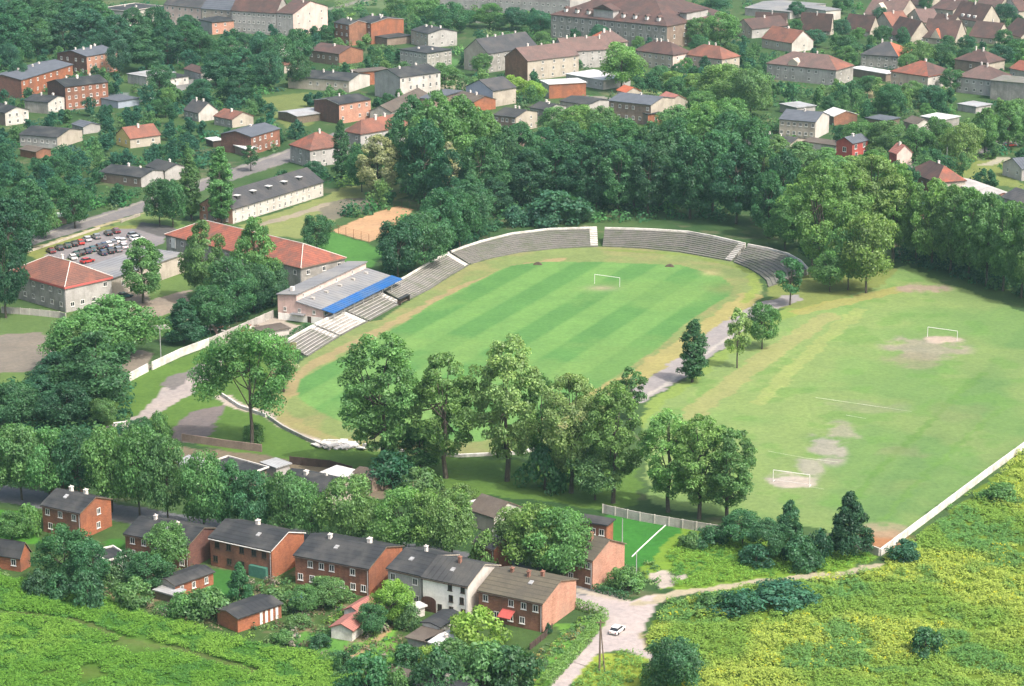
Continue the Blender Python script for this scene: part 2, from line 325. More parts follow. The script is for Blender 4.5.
def paint(x, y):
    """surface colours of the ground at (x, y), with a painted shadow on the drive"""
    n1 = fbm(x, y, 26, 1); n2 = fbm(x, y, 7, 11); n3 = fbm(x, y, 2.2, 21, 3)
    jx = x + (fbm(x, y, 3.5, 31, 3) - .5) * 3.2; jy = y + (fbm(x, y, 3.5, 41, 3) - .5) * 3.2
    sx = x + (fbm(x, y, 3, 51, 2) - .5) * 1.1; sy = y + (fbm(x, y, 3, 61, 2) - .5) * 1.1
    def c3(c): return np.array(c)[None, :]
    k = np.clip((n1 - .3) / .4, 0, 1)[:, None]
    C = c3(G(70,105,62)) * (1 - k) + c3(G(96,126,76)) * k
    k = np.clip((n2 - .64) / .1, 0, 1)[:, None] * .35
    C = C * (1 - k) + c3(G(165,155,130)) * k
    def put(mask, col, var=.12, vn=n2, s=1.0):
        nonlocal C
        m = (mask.astype(float) * s)[:, None] if mask.dtype == bool else np.clip(mask * s, 0, 1)[:, None]
        cc = c3(col) * (1 + var * 2 * (vn[:, None] - .5))
        C = C * (1 - m) + cc * m
    def poly(px, col, j=1, var=.12, vn=n2, s=1.0):
        a, b = ((jx, jy) if j == 1 else (sx, sy) if j == .5 else (x, y))
        put(inpoly(a, b, pp(px)), col, var, vn, s)
    def line(px, w, col, var=.12, s=1.0, j=1):
        a, b = (jx, jy) if j == 1 else (sx, sy)
        put(pline(a, b, px, w), col, var, n2, s)
    # town: roads, clearings and gardens
    poly([(415,52),(440,50),(462,62),(440,75),(415,70)], G(110,160,95)); poly([(425,80),(462,74),(470,88),(440,96),(425,92)], G(185,178,150))
    poly([(335,-4),(470,-8),(465,12),(420,16),(380,8),(335,8)], G(120,145,100)); line([(330,9),(350,4),(380,-4)], 5, G(160,160,150))
    poly([(260,98),(310,92),(315,125),(285,128)], G(140,155,95)); poly([(855,84),(905,84),(902,101),(868,104)], G(185,175,135))
    poly([(940,165),(1000,158),(1030,190),(950,178)], G(150,165,95)); poly([(620,90),(690,88),(690,104),(650,108)], G(150,170,115))
    line([(880,176),(930,160),(975,150),(1060,132)], 9, G(165,160,162)); line([(985,165),(1005,158)], 4, G(205,200,180))
    line([(60,110),(95,105),(150,98),(240,66),(300,48)], 8, G(165,165,165)); poly([(98,95),(128,92),(128,104),(100,104)], G(150,165,165), .5)
    poly([(230,45),(262,42),(262,56),(232,60)], G(195,185,180)); line([(485,84),(520,92),(600,98),(640,106)], 6, G(175,172,165))
    line([(700,130),(745,150),(800,144),(870,158)], 6, G(170,165,150)); poly([(895,225),(940,240),(930,258),(905,262),(893,245)], G(165,160,130))
    line([(380,25),(470,22),(560,20),(720,32)], 6, G(140,145,135)); poly([(560,104),(610,100),(612,112),(562,116)], G(180,175,160))
    # long white building, its lawn and the sand court
    poly([(236,226),(324,197),(345,186),(400,184),(405,196),(345,216),(300,238),(250,236)], G(160,172,110)); poly([(316,206),(345,198),(385,197),(378,206),(335,220),(318,216)], G(150,145,130))
    line([(238,233),(270,222),(312,210),(326,204)], 3.5, G(190,180,160)); poly([(300,238),(332,232),(370,244),(385,252),(370,268),(330,262)], G(100,160,80))
    poly([(148,225),(180,214),(186,228),(165,236)], G(130,165,95)); poly([(205,206),(232,206),(228,222),(200,226)], G(190,182,170)); poly([(110,222),(170,205),(178,214),(150,226),(120,228)], G(140,165,100))
    poly(COURT, G(232,190,150), .5, .16)
    poly([(24,252),(100,227),(150,224),(168,234),(160,246),(110,232),(50,252),(40,262)], G(155,165,95), .5)
    poly(BACKROAD, G(158,154,156), .5, .1)
    line([(28,250),(100,226),(140,214)], 1.6, G(200,190,150)); line([(30,240),(142,202),(232,170),(285,152)], 1.2, G(185,180,172), j=.5)
    poly(CARPARK, G(168,163,168), .5, .14); line([(62,262),(104,247),(125,240)], 2.2, G(150,160,110)); poly([(136,229),(140,222),(172,226),(185,236),(166,238)], G(120,118,120), .5)
    # west side of the stadium
    poly([(-30,316),(60,306),(105,300),(120,330),(60,346),(-30,340)], G(115,145,85)); poly([(-40,338),(40,332),(62,344),(58,372),(-40,376)], G(160,152,142)); poly([(112,350),(150,352),(152,368),(118,384)], G(165,155,145))
    poly([(-40,372),(40,372),(60,384),(-40,396)], G(120,150,85)); poly([(126,292),(190,284),(187,320),(150,332),(128,318)], G(188,174,160)); poly([(150,262),(188,272),(190,290),(150,300)], G(120,150,85)); poly([(150,318),(182,312),(180,334),(150,342)], G(110,150,80))
    poly([(196,345),(238,332),(275,316),(300,326),(310,340),(290,345),(262,345),(230,356)], G(205,195,185))
    poly([(108,388),(210,346),(300,345),(272,395),(268,408),(335,445),(430,455),(640,470),(640,505),(600,510),(540,500),(470,495),(350,468),(250,458),(160,432),(100,430)], G(112,150,72))
    poly([(170,428),(195,412),(225,404),(214,432),(190,444),(170,440)], G(150,140,140)); poly([(160,446),(240,452),(330,466),(420,482),(500,505),(490,520),(330,490),(170,470)], G(150,138,118))
    poly(GRAVEL, G(206,196,194), .5, .12); poly([(160,382),(185,372),(203,363),(200,372),(172,392)], G(150,145,145))  # dark patch across the drive: asphalt with shadow painted into its colour
    line([(224,397),(240,407),(268,414),(284,424),(306,435),(332,446)], 3.6, G(225,212,200), j=.5)
    poly([(240,330),(262,345),(235,356),(215,352)], G(105,150,70))
    # the oval: dry grass, worn running line, mown pitch with mowing stripes
    poly(OVAL_PX, G(154,174,110), 0, .14, n3)
    k = np.clip((fbm(x, y, 9, 71) - .48) / .14, 0, 1)
    put(inpoly(x, y, pp(OVAL_PX)) * k, G(170,174,118), .1)
    line([(290,394),(300,372),(345,347),(400,320),(440,299),(470,284),(520,266),(560,259)], 3.2, G(200,176,136), s=.75); line([(282,398),(276,408),(292,424),(330,440),(420,452)], 4, G(196,178,130), s=.5)
    line([(600,392),(640,375),(690,340),(735,308),(752,296)], 6, G(202,190,128), s=.8); line([(735,262),(752,274),(758,288),(745,302)], 2.5, G(165,190,95), s=.8); line([(600,249),(690,255),(740,268)], 2.0, G(150,175,90), s=.8)
    pm = inpoly(jx * .25 + x * .75, jy * .25 + y * .75, pp(PITCH_PX))
    c = x * BX.x + y * BX.y; st = ((c_right - c) / 7.15 + .02 * (n2 - .5)); sm = np.clip(np.sin(st * math.pi) * 2.2 + .5, 0, 1)
    put(pm, G(134,184,104), .08, n3); put(pm * sm, G(112,168,94), .07, n2); put(pm * np.clip((n1 - .55) / .12, 0, 1), G(142,182,104), .05, s=.5)
    for u, v, ru, rv, cc, s in ((602,288,14,2.5,(205,190,165),.7),(711,273,9,2.5,(215,205,150),.8),(722,288,16,5,(160,165,110),.8),(716,286,8,4,(95,160,85),.5)): put(blob(x, y, u, v, ru, rv), G(*cc), .1, n3, s)
    # road and grass strip between the fields, training field
    poly([(642,432),(645,405),(690,375),(742,330),(790,306),(820,290),(880,285),(800,312),(745,345),(700,378),(660,408)], G(158,186,100))
    poly([(765,285),(800,272),(905,268),(900,285),(800,308),(772,306)], G(150,165,95))
    line([(636,398),(662,381),(690,360),(728,330),(762,308),(792,298)], 6.2, G(192,186,188), .16); line([(640,402),(690,366),(735,332)], 1.1, G(220,214,208), j=.5)
    tm = inpoly(jx, jy, pp(TRAIN_PX)); ct = (x * BX.x + y * BX.y); st = np.clip(np.sin(ct / 8.5 * math.pi) * 2 + .5, 0, 1)
    c0 = P(760, 400).dot(BX); c1 = P(960, 400).dot(BX); g = np.clip((ct - c0) / (c1 - c0), 0, 1)
    put(tm, G(152,186,112), .07); put(tm * g, G(126,166,100), .08); put(tm * st, G(142,178,106), .05, s=.45); put(tm * np.clip((n1 - .52) / .1, 0, 1), G(172,188,122), .08, s=.35); put(tm * np.clip((n2 - .6) / .08, 0, 1), G(120,168,86), .08, s=.5)
    line([(690,416),(738,378),(789,341),(830,316)], 5.5, G(194,186,132), s=.55); line([(760,402),(800,362),(860,310)], 4, G(190,200,126), s=.5); line([(800,312),(850,300),(905,288)], 5, G(200,186,118), s=.6)
    line([(845,505),(900,450),(950,402),(985,372)], 1.6, G(120,165,85), s=.7); line([(880,520),(940,462),(1000,408)], 1.4, G(125,170,88), s=.6)
    nb = np.clip((fbm(x, y, 4, 91) - .28) / .3, 0, 1)
    for u, v, ru, rv, cc, s in ((926,347,34,10,(184,178,160),.95),(912,360,22,7,(170,165,140),.7),(922,288,22,4,(195,175,160),1.0),(826,448,15,13,(192,188,176),1.0),(844,432,12,9,(185,180,165),.8),(809,468,11,8,(195,190,180),.9),(792,480,20,6.5,(218,208,198),1.4),(942,340,16,3,(222,205,190),1.3),(902,452,22,6,(165,165,130),.4),(860,408,40,6,(170,172,145),.4),(960,412,24,9,(150,165,115),.4),(880,540,26,9,(205,150,110),1.2),(885,530,20,6,(190,175,150),.8)):
        bl = blob(x, y, u, v, ru, rv); put(np.clip((bl * 1.3 + (nb - .5) * .8 * np.clip(bl * 4, 0, 1) - .25) / .5, 0, 1), G(*cc), .16, n3, min(1, s * .9))
    # foreground: house gardens, street, lawns, path, meadows
    poly([(-60,505),(30,508),(130,525),(300,555),(420,590),(560,600),(545,690),(345,690),(318,656),(190,626),(60,590),(-60,572)], G(88,118,66), 1, .3)
    k = np.clip((fbm(x, y, 5, 81) - .55) / .08, 0, 1); put(k * inpoly(x, y, pp([(60,520),(300,560),(420,600),(400,650),(330,650),(200,625),(90,595)])), G(168,150,124), .3, n3, .8)
    poly([(195,568),(245,572),(240,598),(205,592)], G(78,140,66)); poly([(-40,508),(35,512),(38,545),(-40,540)], G(95,165,60)); poly([(108,540),(128,537),(126,562),(100,560)], G(80,140,60))
    poly([(352,640),(372,640),(425,612),(412,606),(398,632),(402,660),(388,670),(355,664)], G(130,190,80)); poly([(300,632),(345,640),(352,652),(318,652),(300,645)], G(112,170,80)); line([(342,660),(365,648),(388,630),(402,620)], .9, G(210,180,140), j=.5)
    poly([(560,625),(600,618),(585,650),(555,690),(530,690)], G(120,175,78)); line([(532,690),(570,652),(604,622)], 1.5, G(140,185,80))
    poly([(606,512),(660,522),(690,530),(690,545),(640,568),(608,560)], G(76,150,66), .5); poly([(690,525),(880,556),(840,574),(700,590),(660,590),(640,570)], G(140,180,70))
    line([(-40,486),(60,503),(150,518),(250,532),(340,543),(440,556),(500,568),(560,590),(600,600)], 8, G(140,142,150), .1, j=.5); line([(572,589),(600,595),(628,602)], 1.8, G(214,204,192), j=.5)
    poly(JUNCTION, G(222,210,210), .5, .05); poly([(654,570),(688,575),(676,587),(658,590),(650,580)], G(222,212,204)); line([(640,606),(665,596),(700,591),(760,581),(840,574),(880,564)], 2.2, G(214,204,178))
    poly([(575,681),(600,655),(622,651),(641,658),(652,672),(650,700),(570,700)], G(175,195,80)); poly([(640,634),(660,636),(662,664),(654,662),(645,650)], G(205,195,160), 1, .3, n3)
    poly(MEADOW_L, G(84,135,46), 1, .2); poly(MEADOW_R, G(128,158,58), 1, .3); line([(0,612),(70,620),(130,640),(180,650),(256,672)], 2.2, G(108,128,70)); put(blob(x, y, 140, 645, 40, 8), G(122,148,78), .2, n3, .7); put(blob(x, y, 80, 672, 40, 8), G(120,140,70), .2, n3, .7)
    return np.clip(C, .004, .8)
def axis(segs):
    a = []
    for lo, hi, st in segs: a.append(np.arange(lo, hi - 1e-6, st))
    return np.concatenate(a + [[segs[-1][1]]])
gx = axis([(-2600,-600,400),(-600,-300,60),(-300,-180,8),(-180,180,.65),(180,300,8),(300,600,60),(600,2600,400)])
gy = axis([(-300,200,100),(200,300,20),(300,322,2),(322,700,.65),(700,900,2),(900,1300,4),(1300,1500,20),(1500,3000,300)])
GX, GY = np.meshgrid(gx, gy); nx, ny = len(gx), len(gy)
gxf, gyf = GX.ravel(), GY.ravel()
ALB = paint(gxf, gyf)
GZ = np.zeros_like(gxf)
ii = np.arange(nx * ny).reshape(ny, nx)
FQ = np.stack([ii[:-1,:-1].ravel(), ii[:-1,1:].ravel(), ii[1:,1:].ravel(), ii[1:,:-1].ravel()], 1)
fcx = gxf[FQ].mean(1); fcy = gyf[FQ].mean(1)
zone = np.zeros(len(FQ), dtype=int)
ZN = ['ground', 'meadow', 'training_field', 'running_track', 'football_pitch', 'road', 'car_park', 'gravel_path', 'sand_court']
for zi, px in ((1, MEADOW_L), (1, MEADOW_R), (2, TRAIN_PX), (3, OVAL_PX), (4, PITCH_PX), (5, BACKROAD), (6, CARPARK), (7, GRAVEL), (8, COURT), (5, JUNCTION)):
    zone[inpoly(fcx, fcy, pp(px))] = zi
for zi, nm in enumerate(ZN):
    F = FQ[zone == zi]; used, inv = np.unique(F, return_inverse=True)
    V = np.stack([gxf[used], gyf[used], GZ[used]], 1)
    me = np_mesh(nm, V, inv.reshape(F.shape), [M['ground']], {'albedo': ALB[used]})
    tag(link(nm, me), kind='structure')
# painted pitch lines that still show on the training field
mk = MB()
for (u0, v0, u1, v1, w) in ((815.6,397.4,876,406.2,.22),(876,406.2,912,411.5,.12),(768,451,806,458,.12),(806,458,838,462,.18),(768,480.5,774,481.4,.15),(809,486.5,824,489,.12),(846,415,866,418.5,.16)):
    a, b = P(u0, v0, .02), P(u1, v1, .02); n = (b - a).cross(Vector((0,0,1))).normalized() * w / 2
    mk.face([a - n, a + n, b + n, b - n])
tag(mk.build('field_marking', M['lime']), kind='structure')

# ------------------------------------------------------------------ terraces round the oval
def terrace(label, st, mat, light, nstep=9, coping=M['whitewash'], stair=True, group='spectator terraces round the oval'):
    B = [P(b[0], b[1], b[2]) for b, f in st]; F = [P(f[0], f[1], 0.0) for b, f in st]
    o = thing('spectator_terrace', label, 'terrace', B[0].xy.to_3d(), 0, group); ori = B[0].xy.to_3d()
    mb = MB()
    def pt(i, k, z): p = F[i].lerp(B[i], k / nstep); return Vector((p.x, p.y, z)) - ori
    for i in range(len(st) - 1):
        h0, h1 = st[i][0][2], st[i + 1][0][2]
        for k in range(nstep):
            z0, z1 = h0 * (k + 1) / nstep, h1 * (k + 1) / nstep; y0, y1 = h0 * k / nstep, h1 * k / nstep
            mb.face([pt(i,k,y0), pt(i+1,k,y1), pt(i+1,k,z1), pt(i,k,z0)], 0)
            mb.face([pt(i,k,z0), pt(i+1,k,z1), pt(i+1,k+.3,z1), pt(i,k+.3,z0)], 1)
            mb.face([pt(i,k+.3,z0), pt(i+1,k+.3,z1), pt(i+1,k+1,z1), pt(i,k+1,z0)], 0)
        mb.face([pt(i,nstep,0), pt(i,nstep,h0), pt(i+1,nstep,h1), pt(i+1,nstep,0)], 0)
    for i in (0, len(st) - 1):
        h = st[i][0][2]; pts = [pt(i, 0, 0)]
        for k in range(nstep): pts += [pt(i, k, h * (k + 1) / nstep), pt(i, k + 1, h * (k + 1) / nstep)]
        pts.append(pt(i, nstep, 0)); mb.face(pts, 0)
    mb.build('steps', [mat, light], o)
    cb = MB(); kb = MB()
    for i in range(len(st) - 1):
        for (mbx, Q, w, z0a, z1a, zb) in ((cb, B, .55, 0, 0, .45), (kb, F, .3, 0, 0, .35)):
            a = Q[i] - ori; b = Q[i + 1] - ori
            nA = ((B[i] - F[i]).xy.to_3d().normalized()) * w; nB = ((B[i+1] - F[i+1]).xy.to_3d().normalized()) * w
            if mbx is kb: nA, nB = -nA, -nB
            e = nA * .02; a = a + e; b = b + e
            za = (st[i][0][2] if mbx is cb else 0) + zb; zb2 = (st[i+1][0][2] if mbx is cb else 0) + zb
            a0, a1, b0, b1 = a.xy.to_3d(), (a + nA).xy.to_3d(), b.xy.to_3d(), (b + nB).xy.to_3d()
            up = lambda p, z: Vector((p.x, p.y, z))
            mbx.face([up(a0,za), up(b0,zb2), up(b1,zb2), up(a1,za)]); mbx.face([up(a0,0), up(b0,0), up(b0,zb2), up(a0,za)]); mbx.face([up(a1,0), up(a1,za), up(b1,zb2), up(b1,0)])
            if i == 0: mbx.face([up(a0,0), up(a0,za), up(a1,za), up(a1,0)])
            if i == len(st) - 2: mbx.face([up(b0,0), up(b1,0), up(b1,zb2), up(b0,zb2)])
    cb.build('coping_wall', coping, o); kb.build('kerb', M['oldconcrete'], o)
    if stair:                                   # flight of pale steps at the near end of the section
        sb = MB(); i = len(st) - 1; d = (F[i-1] - F[i]).normalized() * 2.1; h = st[i][0][2]; db = (B[i-1] - B[i]).normalized() * 2.1
        n = nstep * 2
        for k in range(n):
            z = h * (k + 1) / n + .10; p0 = F[i].lerp(B[i], k / n); p1 = F[i].lerp(B[i], (k + 1) / n)
            q0 = (F[i] + d).lerp(B[i] + db, k / n); q1 = (F[i] + d).lerp(B[i] + db, (k + 1) / n)
            L = [Vector((p.x, p.y, z)) - ori for p in (p0, q0, q1, p1)]; D = [Vector((p.x, p.y, 0.0)) - ori for p in (p0, q0, q1, p1)]
            sb.face(L); sb.face([D[0], D[1], L[1], L[0]]); sb.face([D[0], L[0], L[3], D[3]]); sb.face([D[1], D[2], L[2], L[1]])
        sb.build('stairs', M['whitewash'], o)
    return o
W = M['whitewash']
terrace('pale terrace of white step edges left of the blue roofed stand', [((286,342.5,1.7),(307,356.5)),((300,334.5,1.7),(323,346)),((314.5,326.5,1.7),(339,336.5))], M['oldconcrete'], M['concrete'], 7)
terrace('bright white stepped terrace directly below the blue canopy', [((316,325.5,1.6),(340.5,335.5)),((332,317.5,1.6),(354,328)),((343.5,311.5,1.6),(367,321.8))], M['midconcrete'], W, 6)
terrace('terrace with dark treads under the right end of the blue canopy', [((345,310.8,1.6),(368.5,321)),((362,302.5,1.6),(384,312.5)),((381.5,293,1.6),(402,302.5))], M['oldconcrete'], M['concrete'], 6)
terrace('grey terrace with white wall between the stand and the first stairs', [((384,290.5,1.6),(403.5,301.7)),((409,276.3,1.6),(429,289.5)),((431.5,262.6,1.7),(451,275)),((449.5,253.6,1.8),(468.5,265))], M['oldconcrete'], M['midconcrete'], 10)
terrace('long dark curved terrace left of the white central stairs', [((451.5,252.7,1.8),(470,264.3)),((466,247.3,2.0),(482,260.5)),((481.6,242.2,2.2),(496,257.2)),((512,234.4,2.7),(520,252.5)),((549,230,3.0),(555,248.6)),((597,228.4,3.2),(598,246.6))], M['oldconcrete'], M['oldconcrete'], 10)
terrace('dark weathered curved terrace right of the white central stairs', [((604.7,229,3.2),(602.5,246.6)),((628,229.6,3.2),(624,247.2)),((652,230.4,3.2),(645,248.5)),((687.5,232.6,3.1),(679,252)),((713,237.3,3.0),(702,256)),((745,244.8,2.6),(731,261.3))], M['oldconcrete'], M['oldconcrete'], 10)
terrace('short overgrown terrace at the right end of the far curve', [((747.5,245.6,2.5),(733.5,262)),((768,249.5,2.1),(749,268.5)),((788,255,1.8),(760,275)),((800.5,262,1.6),(767,281)),((807,269.5,1.5),(769,287))], M['oldconcrete'], M['oldconcrete'], 10, stair=False)

# ------------------------------------------------------------------ grandstand
g0 = P(323, 324.5); far = P(385.6, 276.4, 3.5); LST = (far - g0).dot(AX)
st_ = thing('grandstand', 'pink clubhouse stand with blue sloping canopy beside the oval', 'grandstand', g0, -TH)
D1, D2 = -7.2, -12.4
b_ = MB(); prof = [(0,0,0),(0,0,3.5),(D1,0,4.9),(D1,0,6.6),(D2,0,6.1),(D2,0,0)]
b_.extrude([(x, 0, z) for x, y, z in prof], (0, LST, 0), 0, 1); b_.build('wall', [M['pink'], M['mauve']], st_)
b_ = MB(); b_.box(D2 + .05, -.05, -.06, 0, 0, 1.7); b_.build('plinth', M['white'], st_)  # brightened white makes up for shade on the end wall
r1 = MB(); r1.extrude([(.25,-.3,3.5),(D1 + .02,-.3,4.93),(D1 + .02,-.3,5.13),(.25,-.3,3.72)], (0, LST + .6, 0)); lr = r1.build('roof', M['greyroof'], st_)
r2 = MB(); r2.extrude([(D1 + .35,-.3,6.66),(D2 - .3,-.3,6.14),(D2 - .3,-.3,6.36),(D1 + .35,-.3,6.88)], (0, LST + .6, 0)); ur = r2.build('roof', M['greyroof'], st_)
for k in range(5):
    q = MB(); y = 4 + k * LST / 5.2; q.box(-5.6,-4.7,y,y + .9,4.4,5.2); q.build('rooflight', M['concrete'], lr)
q = MB(); q.box(D1 - 3.4, D1 - 2.6, 3, 3.9, 6.3, 7.6); q.build('chimney', M['chim'], ur)
q = MB(); q.extrude([(-.1,-.4,3.74),(3.1,-.4,3.12),(3.1,-.4,3.24),(-.1,-.4,3.9)], (0, LST + .8, 0))
for k in range(int(LST / 1.2)):
    q.extrude([(-.05, k * 1.2, 3.87),(3.05, k * 1.2, 3.23),(3.05, k * 1.2, 3.30),(-.05, k * 1.2, 3.94)], (0, .06, 0))
cano = q.build('canopy', M['blue'], st_)
for k in range(8):
    q = MB(); y = .4 + k * (LST - .8) / 7; q.tube((2.9, y, 0), (2.9, y, 3.15), .1, .1, 8); q.build('post', M['steel'], st_)
WBOX = {}
def win_mesh(w, h, near, frame='trim'):
    key = (round(w, 2), round(h, 2), near, frame)
    if key not in WBOX:
        f = MB(); t = .11
        for (x0, x1, z0, z1) in ((-w/2,-w/2+t,0,h),(w/2-t,w/2,0,h),(-w/2+t,w/2-t,0,t),(-w/2+t,w/2-t,h-t,h),(-.04,.04,t,h-t)): f.box(x0,x1,-.07,.02,z0,z1,0)
        f.box(-w/2-.08,w/2+.08,-.14,.02,-.09,-.003,0); f.box(-w/2+t,-.04,h*.66,h*.66+.06,0,.02) if False else None
        g = MB(); g.face([(-w/2+t/2,-.02,t/2),(w/2-t/2,-.02,t/2),(w/2-t/2,-.02,h-t/2),(-w/2+t/2,-.02,h-t/2)])
        if near: WBOX[key] = (f.mesh('window', M[frame]), g.mesh('pane', M['glass']))
        else:
            f.face(g.v, 1); WBOX[key] = (f.mesh('window', [M[frame], M['glass']]), None)
    return WBOX[key]
def add_window(parent, loc, rz, w, h, near, frame='trim'):
    fm, pm = win_mesh(w, h, near, frame); o = link('window', fm, parent, loc, rz)
    if pm: link('pane', pm, o)
    return o
for k in range(4): add_window(st_, (D1 + .0, 3.4 + k * LST / 4.3, 5.25), math.pi / 2, .8, 1.0, True)
for k in range(3): add_window(st_, (D2 + 2 + k * 4.0, 0, 2.3), 0, .8, 1.0, True)
for k in range(9): add_window(st_, (0, 1.6 + k * LST / 9.2, 2.0), math.pi / 2, 1.7, 1.0, True)
q = MB(); q.box(-4.2,-3.2,-.1,0,.02,1.65); q.build('door', M['darkwood'], st_)
q = MB(); q.box(-8.4,-4.6,-1.6,-.08,2.0,2.15); q.build('porch_roof', M['greyroof'], st_)

# ------------------------------------------------------------------ goals
def goal(label, u0, v0, u1, v1, net=False):
    a, b = P(u0, v0), P(u1, v1); d = (b - a).normalized(); c = (a + b) / 2; h = 3.66
    o = thing('football_goal', label, 'goal', c, math.atan2(d.y, d.x), 'football goals')
    for s in (-1, 1):
        q = MB(); q.tube((s * h, 0, 0), (s * h, 0, 2.44), .07, .07, 8); q.build('post', M['trim'], o)
    q = MB(); q.tube((-h, 0, 2.44), (h, 0, 2.44), .07, .07, 8); q.build('crossbar', M['trim'], o)
    if net:
        q = MB(); q.tube((-h, -.0, .05), (-h, 1.2, .05), .04, .04); q.tube((h, 0, .05), (h, 1.2, .05), .04, .04); q.tube((-h, 1.2, .05), (h, 1.2, .05), .04, .04); q.build('net_frame', M['trim'], o)
goal('white goal on the striped stadium pitch in front of the far terrace', 594.7, 283.5, 619.5, 287)
goal('white goal at the far end of the training field by the tree row', 927.9, 337, 956.5, 341)
goal('white goal at the near end of the training field on bare ground', 774, 482, 808.3, 486.8, True)
# earth mounds and dug-out on the oval
for (u, v, lab) in ((538,264.5,'small dark mound on dry grass left of the stadium goal'),(670,266.5,'small dark mound on dry grass right of the stadium goal')):
    c = P(u, v); q = []; F = []
    nn = 14
    V = []; 
    for r in range(5):
        for k in range(nn):
            t = 2 * math.pi * k / nn; rr = (1 - r / 4.6) * (1.0 + .25 * math.sin(3 * t + u)); V.append((rr * 1.2 * math.cos(t), rr * .8 * math.sin(t), .75 * (1 - (1 - r / 4.6) ** 2)))
    for r in range(4):
        for k in range(nn): F.append((r*nn+k, r*nn+(k+1)%nn, (r+1)*nn+(k+1)%nn, (r+1)*nn+k))
    F.append(tuple(4*nn+k for k in range(nn)))
    m_ = MB(); m_.v = V; m_.f = F; m_.m = [0] * len(F); tag(m_.build('earth_mound', M['mud'], None, c), lab, 'mound')
c = P(404, 303); o = thing('team_shelter', 'dark low team shelter at the foot of the grey terrace', 'shelter', c, -TH)
q = MB(); q.box(-.6,.5,-2.6,2.6,1.55,1.68); q.build('roof', M['tar'], o); q = MB(); q.box(-.6,-.52,-2.5,2.5,0,1.55); q.box(-.52,.4,-2.5,-2.42,0,1.55); q.box(-.52,.4,2.42,2.5,0,1.55); q.build('wall', M['darkwood'], o)
q = MB(); q.box(-.4,0,-2.3,2.3,.4,.46); q.build('bench', M['wood'], o)

# ------------------------------------------------------------------ walls and fences
def wall_line(name, label, cat, px, h, t, mat, posts=0, group=None, cap=None):
    q = [P(u, v) for u, v in px]; o = thing(name, label, cat, q[0], 0, group); mb = MB(); pb = []
    for a, b in zip(q[:-1], q[1:]):
        a, b = a - q[0], b - q[0]; d = b - a; n = Vector((-d.y, d.x, 0)).normalized() * t / 2
        mb.extrude([a - n, b - n, b + n, a + n], (0, 0, h))
        if posts:
            k = max(1, int(d.length / posts))
            for i in range(0 if not pb else 1, k + 1): pb.append(a + d * i / k)
    mb.build('wall_panel', mat, o)
    if pb:
        for p in pb[:100]:
            m_ = MB(); m_.box(p.x-t*.9,p.x+t*.9,p.y-t*.9,p.y+t*.9,0,h+.06); m_.build('post', cap or mat, o)
    return o
wall_line('boundary_wall', 'white wall beside the gravel drive left of the gap', 'wall', [(119,387),(148,371.5)], 1.9, .3, M['whitewash'])
wall_line('boundary_wall', 'long white wall running from the gravel drive to the stand yard', 'wall', [(152,370),(182,356),(209,346)], 1.9, .3, M['whitewash'])
wall_line('boundary_wall', 'grey wall running from the white wall up to the pink stand', 'wall', [(209.6,345.5),(240,332),(273,317.5)], 1.8, .25, M['concrete'], 3.0)
wall_line('boundary_wall', 'long white wall on the right edge of the training field', 'wall', [(880,556),(900,541),(940,511),(985,477),(1024,448.5),(1080,407)], 1.3, .4, M['whitewash'], 0)
wall_line('boundary_wall', 'short grey wall closing the corner behind the dark pointed tree', 'wall', [(879,556),(860,549),(836,544)], 1.5, .25, M['panel'])
wall_line('boundary_wall', 'grey concrete panel wall behind the green backyard', 'wall', [(603,513),(640,521),(669,526),(724,535),(735,537)], 1.7, .16, M['panel'], 2.4)
wall_line('boundary_wall', 'low white wall along the back street above the car park', 'wall', [(28,252.5),(60,242),(100,228.5)], .55, .3, M['cream'])
wall_line('boundary_wall', 'low white wall by the gate right of the car park entry', 'wall', [(121,223),(124,221.5),(140,216)], .8, .3, M['cream'])
wall_line('boundary_wall', 'broken brown yard wall between the shed roofs and the oval', 'wall', [(182,441),(230,448),(262,452)], 1.6, .25, M['dimbrown'])
wall_line('boundary_wall', 'dark timber yard fence below the sloping walkway', 'fence', [(290,464),(330,468),(352,474)], 1.6, .12, M['darkwood'], 2.2)
wall_line('boundary_wall', 'pale green concrete fence in front of the left red roofed building', 'fence', [(2,313),(30,315),(60,318),(66,320)], 1.6, .12, M['panel'], 2.4)
wall_line('kerb_wall', 'low grey retaining wall below the sloping walkway', 'wall', [(268,418),(284,429),(306,440),(330,450)], .7, .35, M['concrete'])
wall_line('kerb_wall', 'low pale wall at the upper end of the sloping walkway', 'wall', [(222,396),(240,408),(266,417)], .7, .35, M['whitewash'])
wall_line('kerb_wall', 'low pale wall continuing from the rubble behind the poplars', 'wall', [(363,446),(400,452),(460,457),(520,454),(560,444)], .6, .5, M['whitewash'])
wall_line('lawn_line', 'thin white line across the green backyard lawn', 'rail', [(632,557),(640,549),(655,535),(670,521.5)], 0.14, .16, M['trim'])  # low white strip stands for a line in the lawn
wall_line('garden_fence', 'dark timber fence of the hedged garden beside the beige roofed house', 'fence', [(530,650),(545,638),(552,630)], 1.1, .08, M['darkwood'], 1.8)
def mesh_fence(label, px, h, mat=M['steel'], step=3.0):
    q = [P(u, v) for u, v in px]; o = thing('wire_fence', label, 'fence', q[0]); rail = MB()
    for a, b in zip(q[:-1], q[1:]):
        a, b = a - q[0], b - q[0]; d = b - a; k = max(1, int(d.length / step))
        for i in range(k + 1):
            p = a + d * i / k; m_ = MB(); m_.tube(p, p + Vector((0,0,h)), .06, .06, 5); m_.build('post', mat, o)
        for z in np.linspace(.3, h, 6): rail.tube(a + Vector((0,0,z)), b + Vector((0,0,z)), .018, .018, 4)
    rail.build('wire', mat, o)
